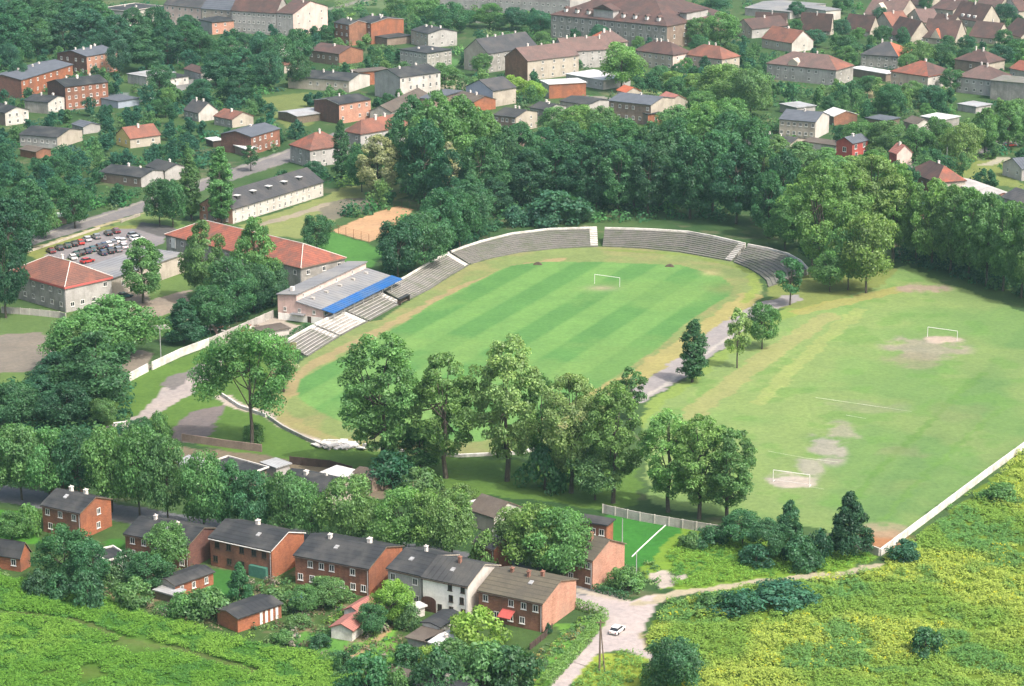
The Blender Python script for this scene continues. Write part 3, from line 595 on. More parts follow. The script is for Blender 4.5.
mesh_fence('rusty wire fence along the near side of the sand court', [(331,232),(369,243)], 2.6, M['brick_orange'])
mesh_fence('dark wire fence across the far end of the sand court', [(394,207),(418,211)], 2.6, M['darkwood'])
# concrete rubble heap where the walkway ends
rb = []
for k in range(26):
    u = 316 + RNG.random() * 46; v = 441 + RNG.random() * 7 + (u - 316) * .06; rb.append((u, v))
o = thing('rubble_heap', 'heap of pale broken concrete slabs at the lower edge of the oval', 'rubble', P(338, 446)); mb = MB()
for i, (u, v) in enumerate(rb):
    p = P(u, v) - P(338, 446); w, l = .5 + RNG.random() * 1.3, .5 + RNG.random() * 1.6; a = RNG.random() * 3.14; z = .05 + RNG.random() * .25; tl = (RNG.random() - .5) * .35
    e1 = Vector((math.cos(a), math.sin(a), tl)) * w / 1.4; e2 = Vector((-math.sin(a), math.cos(a), tl * .4)) * l / 1.4; cz = p + Vector((0, 0, z))
    mb.extrude([cz - e1 - e2, cz + e1 - e2, cz + e1 + e2, cz - e1 + e2], (0, 0, .22))
mb.build('slab', M['whitewash'], o)
# ------------------------------------------------------------------ buildings
FOOT = []            # (polygon xy) footprints, used to keep plants out of the rooms
FACADE = []          # (umin, umax, vtop, vbase) in the photo
MARKS = []           # (phrase, u, v) landmarks for the plants' descriptions
HR = random.Random(3)
def house(name, label, cat, mark, h, L, C, R, roof='gable', ridge='L', rh=2.0, wl='grey', wr=None, rm='tar', rm2=None, win=((2,3),(2,2)), chim=2, near=False, main='L', ov=.35, fascia=None, wsz=(.95,1.25), cw='chim', group=None, frame='trim', skip=.12, parapet=False):
    c = P(C[0], C[1], h)
    if isinstance(L, tuple): eL = (P(L[0], L[1], h) - c); eL.z = 0
    if isinstance(R, tuple): eR = (P(R[0], R[1], h) - c); eR.z = 0
    if not isinstance(L, tuple): x = eR.normalized(); y = Vector((-x.y, x.x, 0)); lx, ly = eR.length, L
    elif not isinstance(R, tuple): y = eL.normalized(); x = Vector((y.y, -y.x, 0)); lx, ly = R, eL.length
    elif main == 'L': y = eL.normalized(); x = Vector((y.y, -y.x, 0)); ly = eL.length; lx = max(eR.dot(x), 2.0)
    else: x = eR.normalized(); y = Vector((-x.y, x.x, 0)); lx = eR.length; ly = max(eL.dot(y), 2.0)
    g = c.xy.to_3d(); rz = math.atan2(x.y, x.x)
    o = thing(name, label, cat, g, rz, group)
    wr = wr or wl
    w = MB()
    flat = roof == 'flat'
    gx_, gy_ = roof == 'gable' and ridge == 'R', roof == 'gable' and ridge == 'L'
    hx = rh if gx_ else 0; hy = rh if gy_ else 0
    w.face([(0,ly,0),(0,0,0),(0,0,h)] + ([(0,ly/2,h+hx)] if hx else []) + [(0,ly,h)], 0)
    w.face([(0,0,0),(lx,0,0),(lx,0,h)] + ([(lx/2,0,h+hy)] if hy else []) + [(0,0,h)], 1)
    w.face([(lx,0,0),(lx,ly,0),(lx,ly,h)] + ([(lx,ly/2,h+hx)] if hx else []) + [(lx,0,h)], 0)
    w.face([(lx,ly,0),(0,ly,0),(0,ly,h)] + ([(lx/2,ly,h+hy)] if hy else []) + [(lx,ly,h)], 1)
    w.build('wall', [M[wl], M[wr]], o)
    r = MB(); t = .18; top = h + rh
    if roof == 'gable':
        if ridge == 'L':
            sl = rh / (lx / 2); zo = h - ov * sl
            r.extrude([(-ov,-ov*.7,zo),(lx/2,-ov*.7,top),(lx+ov,-ov*.7,zo),(lx+ov,-ov*.7,zo+t),(lx/2,-ov*.7,top+t),(-ov,-ov*.7,zo+t)], (0, ly + ov * 1.4, 0), 0, 1)
        else:
            sl = rh / (ly / 2); zo = h - ov * sl
            r.extrude([(-ov*.7,-ov,zo),(-ov*.7,ly/2,top),(-ov*.7,ly+ov,zo),(-ov*.7,ly+ov,zo+t),(-ov*.7,ly/2,top+t),(-ov*.7,-ov,zo+t)], (lx + ov * 1.4, 0, 0), 0, 1)
    elif roof == 'hip':
        x0, x1, y0, y1 = -ov, lx + ov, -ov, ly + ov; zb = h - (.35 if fascia else .1); ze = h + .2
        if ridge == 'L':
            i = min(lx * .5, ly * .42); A, B = (lx/2, i, top), (lx/2, ly - i, top)
            r.face([(x0,y1,ze),(x0,y0,ze),A,B], 0).face([(x1,y0,ze),(x1,y1,ze),B,A], 0).face([(x0,y0,ze),(x1,y0,ze),A], 2).face([(x1,y1,ze),(x0,y1,ze),B], 2)
        else:
            i = min(ly * .5, lx * .42); A, B = (i, ly/2, top), (lx - i, ly/2, top)
            r.face([(x0,y0,ze),(x1,y0,ze),B,A], 0).face([(x1,y1,ze),(x0,y1,ze),A,B], 0).face([(x0,y1,ze),(x0,y0,ze),A], 2).face([(x1,y0,ze),(x1,y1,ze),B], 2)
        for a, b in (((x0,y0),(x1,y0)),((x1,y0),(x1,y1)),((x1,y1),(x0,y1)),((x0,y1),(x0,y0))): r.face([(*a,zb),(*b,zb),(*b,ze),(*a,ze)], 1)
        r.face([(x0,y0,zb),(x0,y1,zb),(x1,y1,zb),(x1,y0,zb)], 1)
    else:
        r.box(-ov, lx + ov, -ov, ly + ov, h - .02, h + .22, 0)
        if parapet:
            for a in ((-ov,lx+ov,-ov,-ov+.25),(-ov,lx+ov,ly+ov-.25,ly+ov),(-ov,-ov+.25,-ov+.25,ly+ov-.25),(lx+ov-.25,lx+ov,-ov+.25,ly+ov-.25)): r.box(a[0],a[1],a[2],a[3],h+.2,h+.5,1)
    if roof == 'hip' and near:
        rc = MB()
        for a, b in ((A,B),(A,(x0,y0,ze)),(A,(x1,y0,ze)),(B,(x0,y1,ze)),(B,(x1,y1,ze))): rc.tube(Vector(a)+Vector((0,0,.05)), Vector(b)+Vector((0,0,.05)), .09, .09, 6)
    fm = M[fascia] if fascia else (M['wood'] if near else M[rm])
    ro = r.build('roof', [M[rm], fm, M[rm2 or rm]], o)
    if roof == 'hip' and near: rc.build('ridge_cap', M['chim'], ro)
    for k in range(chim):
        f = (k + .5) / chim + HR.uniform(-.08, .08)
        cx, cy = (lx / 2 + HR.uniform(-.12,.12) * lx, .12 * ly + f * ly * .76) if ridge == 'L' else (.12 * lx + f * lx * .76, ly / 2 + HR.uniform(-.12,.12) * ly)
        if roof == 'hip': cx = lx/2 + (cx - lx/2) * (.5 if ridge == 'R' else .7); cy = ly/2 + (cy - ly/2) * (.5 if ridge == 'L' else .7)
        zt = (h if flat else top); hh = HR.uniform(.5, .95); s = HR.uniform(.24, .4); m_ = MB()
        m_.box(cx-s,cx+s,cy-s*.8,cy+s*.8,zt-1.6 if not flat else zt,zt+hh,0); m_.box(cx-s-.08,cx+s+.08,cy-s*.8-.08,cy+s*.8+.08,zt+hh,zt+hh+.12,0)
        m_.tube((cx-s*.4,cy,zt+hh+.1),(cx-s*.4,cy,zt+hh+.4),.12,.1,6,0); m_.build('chimney', M[cw], ro)
    if near and not flat and h > 4:
        q = MB(); q.tube((-.08, .25, 0), (-.08, .25, h - .1), .06, .06, 6); q.build('downpipe', M['steel'], o)
        q = MB(); q.box(-ov - .14, -ov - .02, -.1, ly + .1, h - .28, h - .16); (q.build('gutter', M['trim' if fascia == 'trim' else 'darkwood'], o) if roof == 'gable' and ridge == 'L' else None)
    if near and roof == 'gable' and ridge == 'L' and h > 4:
        sl = rh / (lx / 2); xa = lx * HR.uniform(.18, .3); xb = xa + .9; ya = ly * HR.uniform(.25, .75); q = MB()
        q.extrude([(xa,ya,h+sl*xa+.1),(xb,ya,h+sl*xb+.1),(xb,ya,h+sl*xb+.34),(xa,ya,h+sl*xa+.34)], (0,.7,0)); q.build('skylight', M['metal'], ro)
    ww, wh = wsz
    for face, (nr, ncol) in enumerate(win):
        if not nr or not ncol: continue
        ln = ly if face == 0 else lx; sh = h / nr
        for i in range(nr):
            for j in range(ncol):
                if HR.random() < skip: continue
                p = ln * (j + .5) / ncol + HR.uniform(-.1, .1) * ln / ncol; z = i * sh + max(.4, (sh - wh) * .62)
                w_, h_ = min(ww, ln / ncol * .7), min(wh, sh * .62)
                w_ = round(w_ * 5) / 5; h_ = round(h_ * 5) / 5
                if face == 0: add_window(o, (0, p, z), -math.pi / 2, w_, h_, near, frame)
                else: add_window(o, (p, 0, z), 0, w_, h_, near, frame)
    cs = [g + x * a + y * b for a in (0, lx) for b in (0, ly)]
    FOOT.append([(q.x, q.y) for q in (cs[0], cs[2], cs[3], cs[1])])
    px = [PX((q.x, q.y, z)) for q in cs for z in (0, h)]
    FACADE.append((min(p[0] for p in px), max(p[0] for p in px), PX((g.x, g.y, h))[1], PX((g.x, g.y, 0))[1]))
    b0 = PX((g.x, g.y, 0)); mid = PX(tuple(sum(cs, Vector()) / 4)); MARKS.append((mark, mid[0], b0[1] - 3))
    return o, lx, ly
H = house; V2 = 'villa'
GT = 'brick terrace houses along the near street'
# --- near terrace row
H('brick_house','low brick house with dark roof cut off by the left edge of the photo','house','low brick house at the left edge',2.9,(-46,546),(20,556.5),(35,551.5),'gable','L',2.0,'brick_orange',None,'tar',win=((1,4),(0,0)),chim=1,near=True,group=GT)
H('brick_house','brick house with orange gable standing alone near the left edge','house','brick house with the orange gable near the left edge',5.2,(42,504.5),(80,513),(114,500),'gable','L',1.7,'brick_red','brick_orange','tar',win=((2,3),(2,1)),chim=2,near=True,group=GT)
H('brick_house','dark roofed brick house half hidden by trees, second from the left end of the row','house','half hidden dark roofed house',4.6,(125,533.5),(188,545.5),(206,526),'gable','L',1.6,'brick_brown','brick_dark','tar',win=((2,5),(0,0)),chim=2,near=True,group=GT)
o,lx,ly = H('brick_house','red brick house with white gutter and green boarded porch','house','red brick house with the green porch',5.3,(210,537),(271.4,550.3),(301,532.5),'gable','L',1.7,'brick_red','brick_orange','tar',win=((2,5),(0,0)),chim=1,frame='darkwood',near=True,group=GT,fascia='trim')
q = MB(); q.box(-.8,-.05,.8,4.4,0,2.0); q.build('porch', M['greenpaint'], o)
o,lx,ly = H('brick_house','long brown brick house with bright orange plain gable','house','long brown house with the bright orange gable',5.2,(295,555),(368.8,568.5),(406,547),'gable','L',1.8,'brick_red','brick_orange','tar',win=((2,7),(0,0)),chim=2,near=True,group=GT)
H('rendered_house','grey rendered house between the orange gable and the white house','house','grey rendered house',6.0,(388,568),(421.2,575.6),11.2,'gable','L',1.7,'paleg',None,'tar',win=((2,3),(0,0)),chim=1,near=True,group=GT,fascia='cream',skip=.2)
o,lx,ly = H('rendered_house','bright white house with arched brown gateway','house','white house with the arched gate',6.0,(422.7,576.7),(467.8,586),(496.6,565),'gable','L',1.9,'white','offwhite','tar2',win=((3,4),(0,0)),chim=1,frame='darkwood',near=True,group=GT,wsz=(.8,1.1),skip=.3,fascia='cream',cw='chimbrick')  # shaded front whitened, sunlit gable toned down: light put into wall colours
m_ = MB(); yy = ly * .87; pts = [(-.07, yy - 1.4, 0), (-.07, yy - 1.4, 2.0)] + [(-.07, yy - 1.4 * math.cos(a), 2.0 + .7 * math.sin(a)) for a in np.linspace(.3, math.pi - .3, 7)] + [(-.07, yy + 1.4, 2.0), (-.07, yy + 1.4, 0)]
m_.extrude(pts, (.09, 0, 0)); m_.build('gate', M['gatebrown'], o)
o,lx,ly = H('brick_house','brown brick house with beige felt roof and pink brick gable beside the junction','house','beige roofed house beside the junction',5.1,(478.7,590),(542.5,603.2),(571,578.5),'gable','L',1.8,'brick_brown','brick_pink','tarbeige',win=((2,5),(0,0)),chim=3,near=True,group=GT,cw='chimbrick')
q = MB(); q.extrude([(-1.9, ly*.42, 1.9),(-.05, ly*.42, 2.7),(-.05, ly*.42, 2.8),(-1.9, ly*.42, 2.0)], (0, 2.4, 0)); q.build('awning', M['tile_pale'] if False else M['redpaint'], o)
H('brick_house','tall pink gabled brick house at the junction under the big chestnut','house','pink gabled corner house',5.4,(566,553),(592.8,560),(617.5,542),'gable','L',2.2,'brick_brown','brick_pink','tarbeige',win=((2,3),(0,0)),chim=1,near=True,cw='chimbrick')
H('brick_house','flat roofed orange brick block behind the pink gabled corner house','house','flat roofed brick block',6.6,(578.4,521),(606.5,525.5),(616,520.5),'flat','L',0,'brick_red','brick_orange','tar',win=((2,3),(0,0)),chim=0,near=True)
H('brick_house','small house showing only an orange brick gable behind the beige roof','house','small orange gable behind the beige roof',4.6,(474,542),(494,549),(504,540),'gable','L',1.4,'brick_brown','brick_orange','tar',win=((0,0),(0,0)),chim=1,near=True)
H('rendered_house','cream gabled cottage with brown felt roof below the tall poplars','house','cream cottage below the tall poplars',3.2,(469,509),(494,517),(521,507),'gable','L',1.9,'cream','offwhite','tarbrown',win=((0,0),(1,2)),chim=0,near=True,wsz=(.8,1.6))
H('garage','low white lean-to left of the brown roofed cottage','outbuilding','white lean-to',2.4,(468,503),(478,507.5),(487,500.5),'flat','L',0,'offwhite',None,'whiteroof',win=((0,0),(0,0)),chim=0)
# --- yard sheds behind the roadside tree row
H('shed','ribbed pale metal shed at the left end of the yard roofs','shed','ribbed pale metal shed',2.8,(178,462),(197,473),(208,462),'gable','L',.8,'grey',None,'metal',win=((0,0),(0,0)),chim=0)
H('shed','long dark felt roofed shed with pale edge in the middle of the yard','shed','long dark shed in the yard',3.0,(197,469),(236,480),(249,464),'flat','L',0,'dimbrown',None,'tar',win=((0,0),(0,0)),chim=0,fascia='whitewash',parapet=True)
H('shed','pale roofed small shed between the dark yard roofs','shed','pale small shed in the yard',2.6,(262,463),(276,468),(284,462),'flat','L',0,'paleg',None,'metal',win=((0,0),(0,0)),chim=0)
H('workshop','large dark roofed workshop with pale gable in the yard','workshop','large dark roofed workshop',4.2,(279,482),(326,492.5),(341,478),'gable','L',1.4,'grey','cream','tar',win=((0,0),(1,1)),chim=2)
H('shed','white roofed lean-to right of the large dark workshop','shed','white roofed lean-to',2.6,(322,473),(343,478),(351,470),'flat','L',0,'whitewash',None,'whiteroof',win=((0,0),(0,0)),chim=0)
H('shed','brown roofed shed under the dark poplar at the yard end','shed','brown roofed shed under the dark poplar',2.6,(352,474),(372,480),(388,474),'gable','L',.8,'dimbrown',None,'tarbrown',win=((0,0),(0,0)),chim=0)
H('shed','red brick outhouse behind the roadside trees near the left edge','shed','red brick outhouse',4.0,(50,476),(66,480),(78,473),'gable','L',1.2,'brick_red',None,'tar',win=((0,0),(0,0)),chim=1)
# --- garden outbuildings
H('shed','flat black roofed garden shed with pale roof edges','shed','flat black garden shed',2.3,(93,553),(107,562),(118,552),'flat','L',0,'whitewash',None,'tar',win=((0,0),(0,0)),chim=0,fascia='whitewash',parapet=True)
H('shed','low brick outhouse with long black roof between garden bushes','shed','low brick outhouse with the black roof',2.3,(158,579),(175,585.5),(204,568.5),'gable','R',.5,'paleg','brick_orange','tar',win=((0,0),(1,3)),chim=0,near=True,wsz=(.7,1.2))
H('shed','tiny grey lean-to in front of the low brick outhouse','shed','tiny grey lean-to',1.4,(155,590.5),(173,595.5),(181,590),'flat','L',0,'wood',None,'metal',win=((0,0),(0,0)),chim=0)
o,lx,ly = H('shed','brick shed with row of white doors at the meadow edge','shed','brick shed with the white doors',2.5,(217,609.5),(237.5,618.5),(268,598),'gable','R',.5,'brick_orange',None,'tar',win=((0,0),(0,0)),chim=0,near=True)
for k in range(4):
    q = MB(); q.box(lx*.5+k*lx*.12,lx*.5+k*lx*.12+.55,-.08,0,.1,2.2); q.build('door', M['trim'], o)
H('shed','lower of two small white sheds with pale red roof','shed','lower red roofed garden shed',1.9,(331,627),(352,630.5),(360,618),'gable','R',.8,'whitewash',None,'tile_pale',win=((0,0),(0,0)),chim=0,group='pair of red roofed garden sheds')
H('shed','upper of two small sheds with pale red roof','shed','upper red roofed garden shed',1.9,(344,610),(360,613.5),(371,600),'gable','R',.8,'whitewash',None,'tile_pale',win=((0,0),(0,0)),chim=0,group='pair of red roofed garden sheds')
H('garage','white garage with sloping black roof in front of the white house','garage','white garage with the black roof',2.6,(422.4,622.8),(439.5,627),(455,613),'gable','R',.35,'whitewash','offwhite','tar',win=((0,0),(0,0)),chim=0)
H('garage','low garage with flat worn grey roof below the white garage','garage','flat grey garage roof',1.9,(407.5,637.8),(426,642),(437,630.5),'flat','L',0,'paleg',None,'tarbrown',win=((0,0),(0,0)),chim=0)
H('garage','low outbuilding with pale sheet roof right of the flat grey garage','garage','pale sheet garage roof',1.9,(427,641.5),(441,646.5),(452.5,633),'flat','L',0,'paleg',None,'whiteroof',win=((0,0),(0,0)),chim=1)
H('shed','small white canopy shed beside the white house gate','shed','small white canopy shed',1.7,(409,606),(415,609),(420,604),'flat','L',0,'whitewash',None,'whiteroof',win=((0,0),(0,0)),chim=0)
H('shed','black roofed shed cut by the lower edge of the photo','shed','black roofed shed at the lower edge',2.2,(416,684),(458,694),(478,681),'gable','L',.5,'whitewash',None,'tar',win=((0,0),(0,0)),chim=1)
H('shed','low brown roofed shed left of the black roofed shed','shed','low brown roofed shed',1.6,(386,676),(408,682),(418,674),'flat','L',0,'wood',None,'tarbrown',win=((0,0),(0,0)),chim=0)
H('shed','long low white shed with grey roof beside the pink stand','shed','white yard shed beside the stand',2.3,(254,328),(263,332.5),(280,324),'flat','L',0,'whitewash','offwhite','tarbrown',win=((0,0),(0,0)),chim=0)
# --- around the car park
H('club_house','left red hip roofed building with pink red eaves beside the car park','building','left red hip roofed building',6.4,(10,272),(65,287.5),(104.5,275.5),'hip','L',4.2,'grey','paleg','tile_brown',None,((2,6),(2,4)),1,True,fascia='trimred',wsz=(1.1,1.2))  # left front darker than right wall: shade put into the wall colours
H('flat_block','low grey flat roofed link building between the two red roofs','building','flat roofed link building',4.9,13.0,(106,280.5),(184,254),'flat','R',0,'grey','cream','greyroof',None,((0,0),(1,7)),0,True,fascia='tar',wsz=(1.3,1.3))
o,lx,ly = H('club_house','long right building under a bright red hip roof behind the stand','building','long bright red hip roof',6.4,(166,235),(301,268.5),(337,256.5),'hip','L',4.0,'grey',None,'tile_red',None,((2,12),(2,3)),1,True,wsz=(1.1,1.2))
q = MB(); q.box(-.3,-.05,ly-4.2,ly-2.4,3.4,6.2); q.build('sign_board', M['trim'], o)
o,lx,ly = H('long_block','long white two storey block with dark roof and roof hatches','building','long white block',4.4,12.0,(232.5,209),(323,181.5),'gable','R',3.6,'brick_pink','offwhite','slate',None,((2,3),(2,15)),0,False,main='R',wsz=(.9,1.3),skip=.05)
for k in range(5):
    q = MB(); xx = lx*(.12+.17*k); q.box(xx,xx+1.5,2.3,3.7,5.9,6.9,0); q.box(xx-.15,xx+1.65,2.1,3.9,6.9,7.05,1); q.build('roof_hatch', [M['slate'], M['whiteroof']], o)
H('house','small red roofed cottage between the two columnar poplars','house','red cottage between the columnar poplars',3.0,(201,207),(210,211.5),(222,206),'gable','R',2.4,'grey','paleg','tile_brown',None,((1,1),(1,2)),0)
H('brick_house','two storey dark red brick house with blue grey roof by the back street','house','dark red house with the blue grey roof',6.0,(226,132.5),(251,137),(279.6,128.5),'gable','R',1.4,'brick_dark','brick_red','bluetar',None,((0,0),(2,5)),1,False,main='R')
H('shed','white roofed annex against the dark red house','shed','white roofed annex',2.6,(225,142),(246,149.5),(251,146),'flat','L',0,'dimbrown',None,'whiteroof',None,((0,0),(0,0)),0)
H('hip_house','grey stone house with rust hipped roof at the street corner','house','rust hipped house at the corner',5.6,(290,145),(310,150.5),(336,142),'hip','R',4.4,'grey','paleg','tile_brown','tile_red',((2,3),(2,4)),1)
H('hip_house','grey house with brown hipped roof behind the pale tree','house','brown hipped house behind the pale tree',6.4,(345,131.5),(360.5,134.5),(391.5,122),'hip','R',4.0,'grey','paleg','tile_brown',None,((2,2),(2,4)),2)
H('brick_house','red brick house with white ground floor and ornate rose gable','house','ornate rose gabled brick house',7.0,(314,100),(339,104.5),(360.5,97.5),'gable','R',1.2,'brick_dark','brick_pink','tar',None,((0,0),(2,4)),1,False,fascia='whitewash')
H('shed','long low brown roofed range left of the dark woods','shed','low brown roofed range',3.4,8,(391,112),(428,94),'gable','R',2.0,'grey',None,'tarbrown',None,((0,0),(0,0)),1)
H('shed','dark flat roofed range above the dark woods','shed','dark flat roofed range',3.4,7,(434,99.5),(462,91),'flat','R',0,'dimbrown',None,'bluetar',None,((0,0),(0,0)),1)
H('shed','low grey sheet roofed garage pair left of the ornate brick house','garage','low grey garages',2.6,(278,112),(297,116.5),(313.5,109),'gable','R',.7,'wood',None,'metal',None,((0,0),(0,0)),0)
# --- north of the stadium
H('tall_house','white three storey house with blank gable shaded grey','house','white house with the blank gable shaded grey',8.8,(374.5,72.5),(400,77.5),(426.7,69.5),'gable','R',2.2,'paleg','offwhite','tar',None,((0,0),(3,6)),2,False,wsz=(1.0,1.5),skip=.03)  # left gable of the white house has its shade put into the colour
H('tall_house','orange brick end house beside the blank shaded gable','house','orange end house',5.2,(350,70),(358,72.5),(377.5,66),'flat','R',0,'brick_brown','brick_orange','tarbrown',None,((0,0),(0,0)),0)
H('long_house','long cream house under dark roof with many chimneys','house','long cream house with many chimneys',4.4,(288,76.5),(349,81),(358,73.5),'gable','L',1.6,'cream','offwhite','tar',None,((1,7),(0,0)),4)
H('long_house','long house with dull red roof below the brick tenements','house','dull red roofed long house',4.8,(309,50),(339,54),(356,49),'gable','L',2.2,'dimbrown','brick_brown','tile_dark',None,((1,5),(0,0)),1)
H('tenement','left brick tenement with plain front behind the dull red roof','tenement','left brick tenement',9.0,(334,22.5),(349,25),(356,21),'gable','L',1.4,'brick_red','brick_brown','tar',None,((3,3),(0,0)),2,False,fascia='paleg')
H('tenement','right brick tenement with bright orange side wall','tenement','right brick tenement with the orange side',9.0,(353.5,21),(371,23.5),(385,16.5),'gable','L',1.4,'brick_red','brick_orange','tar',None,((3,4),(0,0)),4,False,fascia='paleg')
H('shed','dark lean-to sheds right of the brick tenement','shed','dark lean-to sheds by the tenement',3.2,(373,36),(387,38.5),(397,33),'flat','L',0,'dimbrown',None,'tar',None,((0,0),(0,0)),0)
H('tall_house','pale house with dark roof half covered by trees north of the long grey block','house','pale half covered house',6.0,(411,30),(428,34),(451,30),'gable','L',1.6,'cream','paleg','tar',None,((2,4),(2,3)),3)
H('long_block','long grey tenement block with flat dark roof','tenement','long grey tenement block',6.2,(400,49.5),(427,53.5),(453.5,50),'flat','L',0,'paleg','grey','tar',None,((2,6),(2,6)),2)
H('tall_house','cream gabled house with dark steep roof and street windows','house','cream gabled house with the dark steep roof',7.8,(464,50),(488,53.5),(520.5,43.5),'gable','R',5.0,'cream','grey','slate',None,((2,2),(3,7)),4,False)
H('tall_house','house with bare brown gable and rose tiled roof','house','bare brown gabled house',7.8,(505,56.5),(527.6,61),(558.4,51),'gable','R',4.2,'brick_brown','cream','tile_mauve',None,((0,0),(3,5)),3,False)
H('tall_house','long cream house with rose roof left of the orange hipped end','house','long rose roofed house',7.2,(552,47),(564,51.5),(594,42.5),'gable','R',4.4,'grey','paleg','tile_mauve',None,((0,0),(3,6)),4,False)
H('tall_house','cream house with bright orange hipped roof end','house','house with the orange hipped end',7.2,(586,40),(595,43.5),(624,40.5),'hip','R',4.4,'grey','cream','tile_mauve','tile_orange',((0,0),(3,5)),2,False)
o,lx,ly = H('school_building','huge building with vast dark red hipped roof and dormers','building','huge dark red hipped building',10.0,(551,14.8),(667,26.5),(694,11),'hip','L',11.0,'grey','dimbrown','tile_dark',None,((3,16),(3,5)),3,False,wsz=(1.3,1.7),skip=.02)
for k in range(9):
    if k in (4,): continue
    q = MB(); yy = ly*(.09+.1*k); q.box(2.2,3.6,yy,yy+1.3,11.5,13.2,0); q.extrude([(1.9,yy-.2,13.0),(1.9,yy+.65,13.9),(1.9,yy+1.5,13.0)],(3.2,0,0),1); q.build('dormer', [M['trim'], M['tile_dark']], o)
q = MB(); q.box(1.2,5.5,ly*.47,ly*.64,10.2,14.2,0); q.extrude([(.8,ly*.46,14.2),(.8,ly*.555,16.6),(.8,ly*.65,14.2)],(6,0,0),1); q.build('gable_front', [M['paleg'], M['tile_dark']], o)
q = MB(); q.box(lx*.35,lx*.7,1.0,4.5,10.2,13.6,0); q.box(lx*.33,lx*.72,.7,5.0,13.6,13.9,1); q.build('gable_front', [M['paleg'], M['tile_dark']], o)
H('long_block','very long pale grey tenement along the top edge','tenement','long pale tenement at the top edge',10.0,(440,-13),(570,-4),(592,-9),'gable','L',4,'paleg',None,'tar',None,((3,22),(0,0)),6,False,skip=.02)
H('villa','pale villa with rose hipped roof and three tall chimneys',V2,'villa with three tall chimneys',6.0,(634.5,50.5),(673,55.5),(680.5,51),'hip','L',4.2,'cream','pink','tile_dark',None,((2,6),(2,2)),3,False)
H('villa','pale villa with weathered red hipped roof right of the three chimney villa',V2,'red hipped villa',5.2,(683,54.5),(722,59.5),(730.5,55),'hip','L',4.2,'cream','cream','tile_brown',None,((2,5),(2,2)),2,False)
H('workshop','low white roofed works building behind the round green tree','workshop','white roofed works building',3.6,(566,74),(603,80.5),(611,73),'flat','L',0,'paleg',None,'whiteroof',None,((1,8),(0,0)),0,False)
H('workshop','orange brick workshop with flat white roof','workshop','orange workshop with the white roof',5.4,(540.5,80.5),(549,84.5),(575,77.5),'flat','R',0,'paleg','brick_orange','whiteroof',None,((0,0),(0,0)),0,False)
H('villa','blue grey gabled house with a dark roof left of the young bright trees','house','blue grey gabled house',6.0,(466,86.5),(492.8,91),(503,85),'gable','R',3.2,'bluegrey','cream','slate',None,((0,0),(0,0)),0,False,main='L')
H('shed','low dark house in front of the blue grey gable','house','low dark house before the blue grey gable',3.6,(452,97),(474,102),(488,97.5),'gable','L',1.6,'grey','brick_orange','tarbrown',None,((1,3),(0,0)),2,False)
H('house','dark roofed house with pale side wall at the edge of the woods','house','dark roofed house at the edge of the woods',5.6,(494,115),(515.5,117.5),(528,110.5),'gable','L',1.6,'dimbrown','cream','tar2',None,((2,4),(2,2)),2,False)
H('house','second dark roofed house at the wood edge with paler front','house','second dark roofed house at the wood edge',5.4,(530,107.5),(546,110),(556,104.5),'gable','L',1.4,'grey','paleg','tar2',None,((2,3),(0,0)),2,False)
H('shed','low brown hipped roof right at the wood edge','house','low brown roof at the wood edge',3.0,(497,130),(519,141),(532,133),'hip','L',1.6,'dimbrown',None,'tarbrown',None,((0,0),(0,0)),0,False)
H('shed','small rust roofed shed sunk among the wood edge bushes','shed','rust roofed shed in the bushes',2.4,(548,133),(562,137.5),(572,133),'gable','L',1.2,'dimbrown',None,'tile_brown',None,((0,0),(0,0)),0,False)
H('house','dark slate roofed house with plain cream gable above the woods','house','dark slate roofed house above the woods',7.2,(609,100.5),(651,105),(664,97),'gable','L',1.6,'dimbrown','cream','bluetar',None,((2,6),(0,0)),1,False)
H('brick_house','orange brick annex with dark roof against the cream gable','house','orange brick annex',4.0,(637,111),(648,114.5),(655,111),'flat','L',0,'dimbrown','brick_orange','tar',None,((0,0),(1,1)),0,False)
H('house','small house with rose tiled roof right of the cream gable','house','small rose roofed house',4.0,(657,98),(669,101.5),(678,97),'gable','L',2.0,'cream',None,'tile_pale',None,((1,2),(1,1)),0,False)
H('shed','tiny bright orange roof left of the dark slate roof','shed','tiny orange roof',3.0,(617,90),(626,92.5),(633,89),'gable','L',1.6,'cream',None,'tile_orange',None,((0,0),(0,0)),0,False)
# --- west side of town
H('tenement','dark red brick tenement with five white chimneys','tenement','tenement with five white chimneys',8.0,(57,53),(86.5,56.5),(112,50.5),'gable','R',1.6,'brick_dark','brick_pink','bluetar',None,((2,4),(3,5)),5,False)
H('tenement','red brick tenement with pale windows and dark green roof','tenement','red tenement with pale windows',8.4,(47,82.5),(65,87),(98,79.5),'gable','R',1.8,'brick_dark','brick_red','tar',None,((0,0),(3,6)),3,False,skip=.02)
H('brick_house','long orange brick wall house left of the pale windowed tenement','house','long orange brick house',7.0,(2,73),(21,80),(72.5,64.5),'gable','R',1.5,'brick_dark','brick_orange','bluetar',None,((0,0),(2,8)),3,False,main='R',skip=.3)
H('rendered_house','pale house with dark roof and white balcony front','house','pale house with the white balcony',4.2,(24.5,100.5),(48,102.5),(64,97),'gable','L',1.4,'grey','offwhite','tar',None,((0,0),(2,4)),2,False)
H('rendered_house','white house with dark roof at the left edge','house','white house at the left edge',4.6,(-14,108.5),(5,113),(23,108.5),'gable','L',1.6,'dimbrown','offwhite','tar',None,((0,0),(2,3)),1,False)
H('rendered_house','low pale house with long dark roof among gardens','house','low pale house with the long dark roof',3.8,(19.5,134.5),(57,137.5),(75.5,129),'gable','L',1.6,'paleg','cream','tar',None,((1,6),(0,0)),0,False)
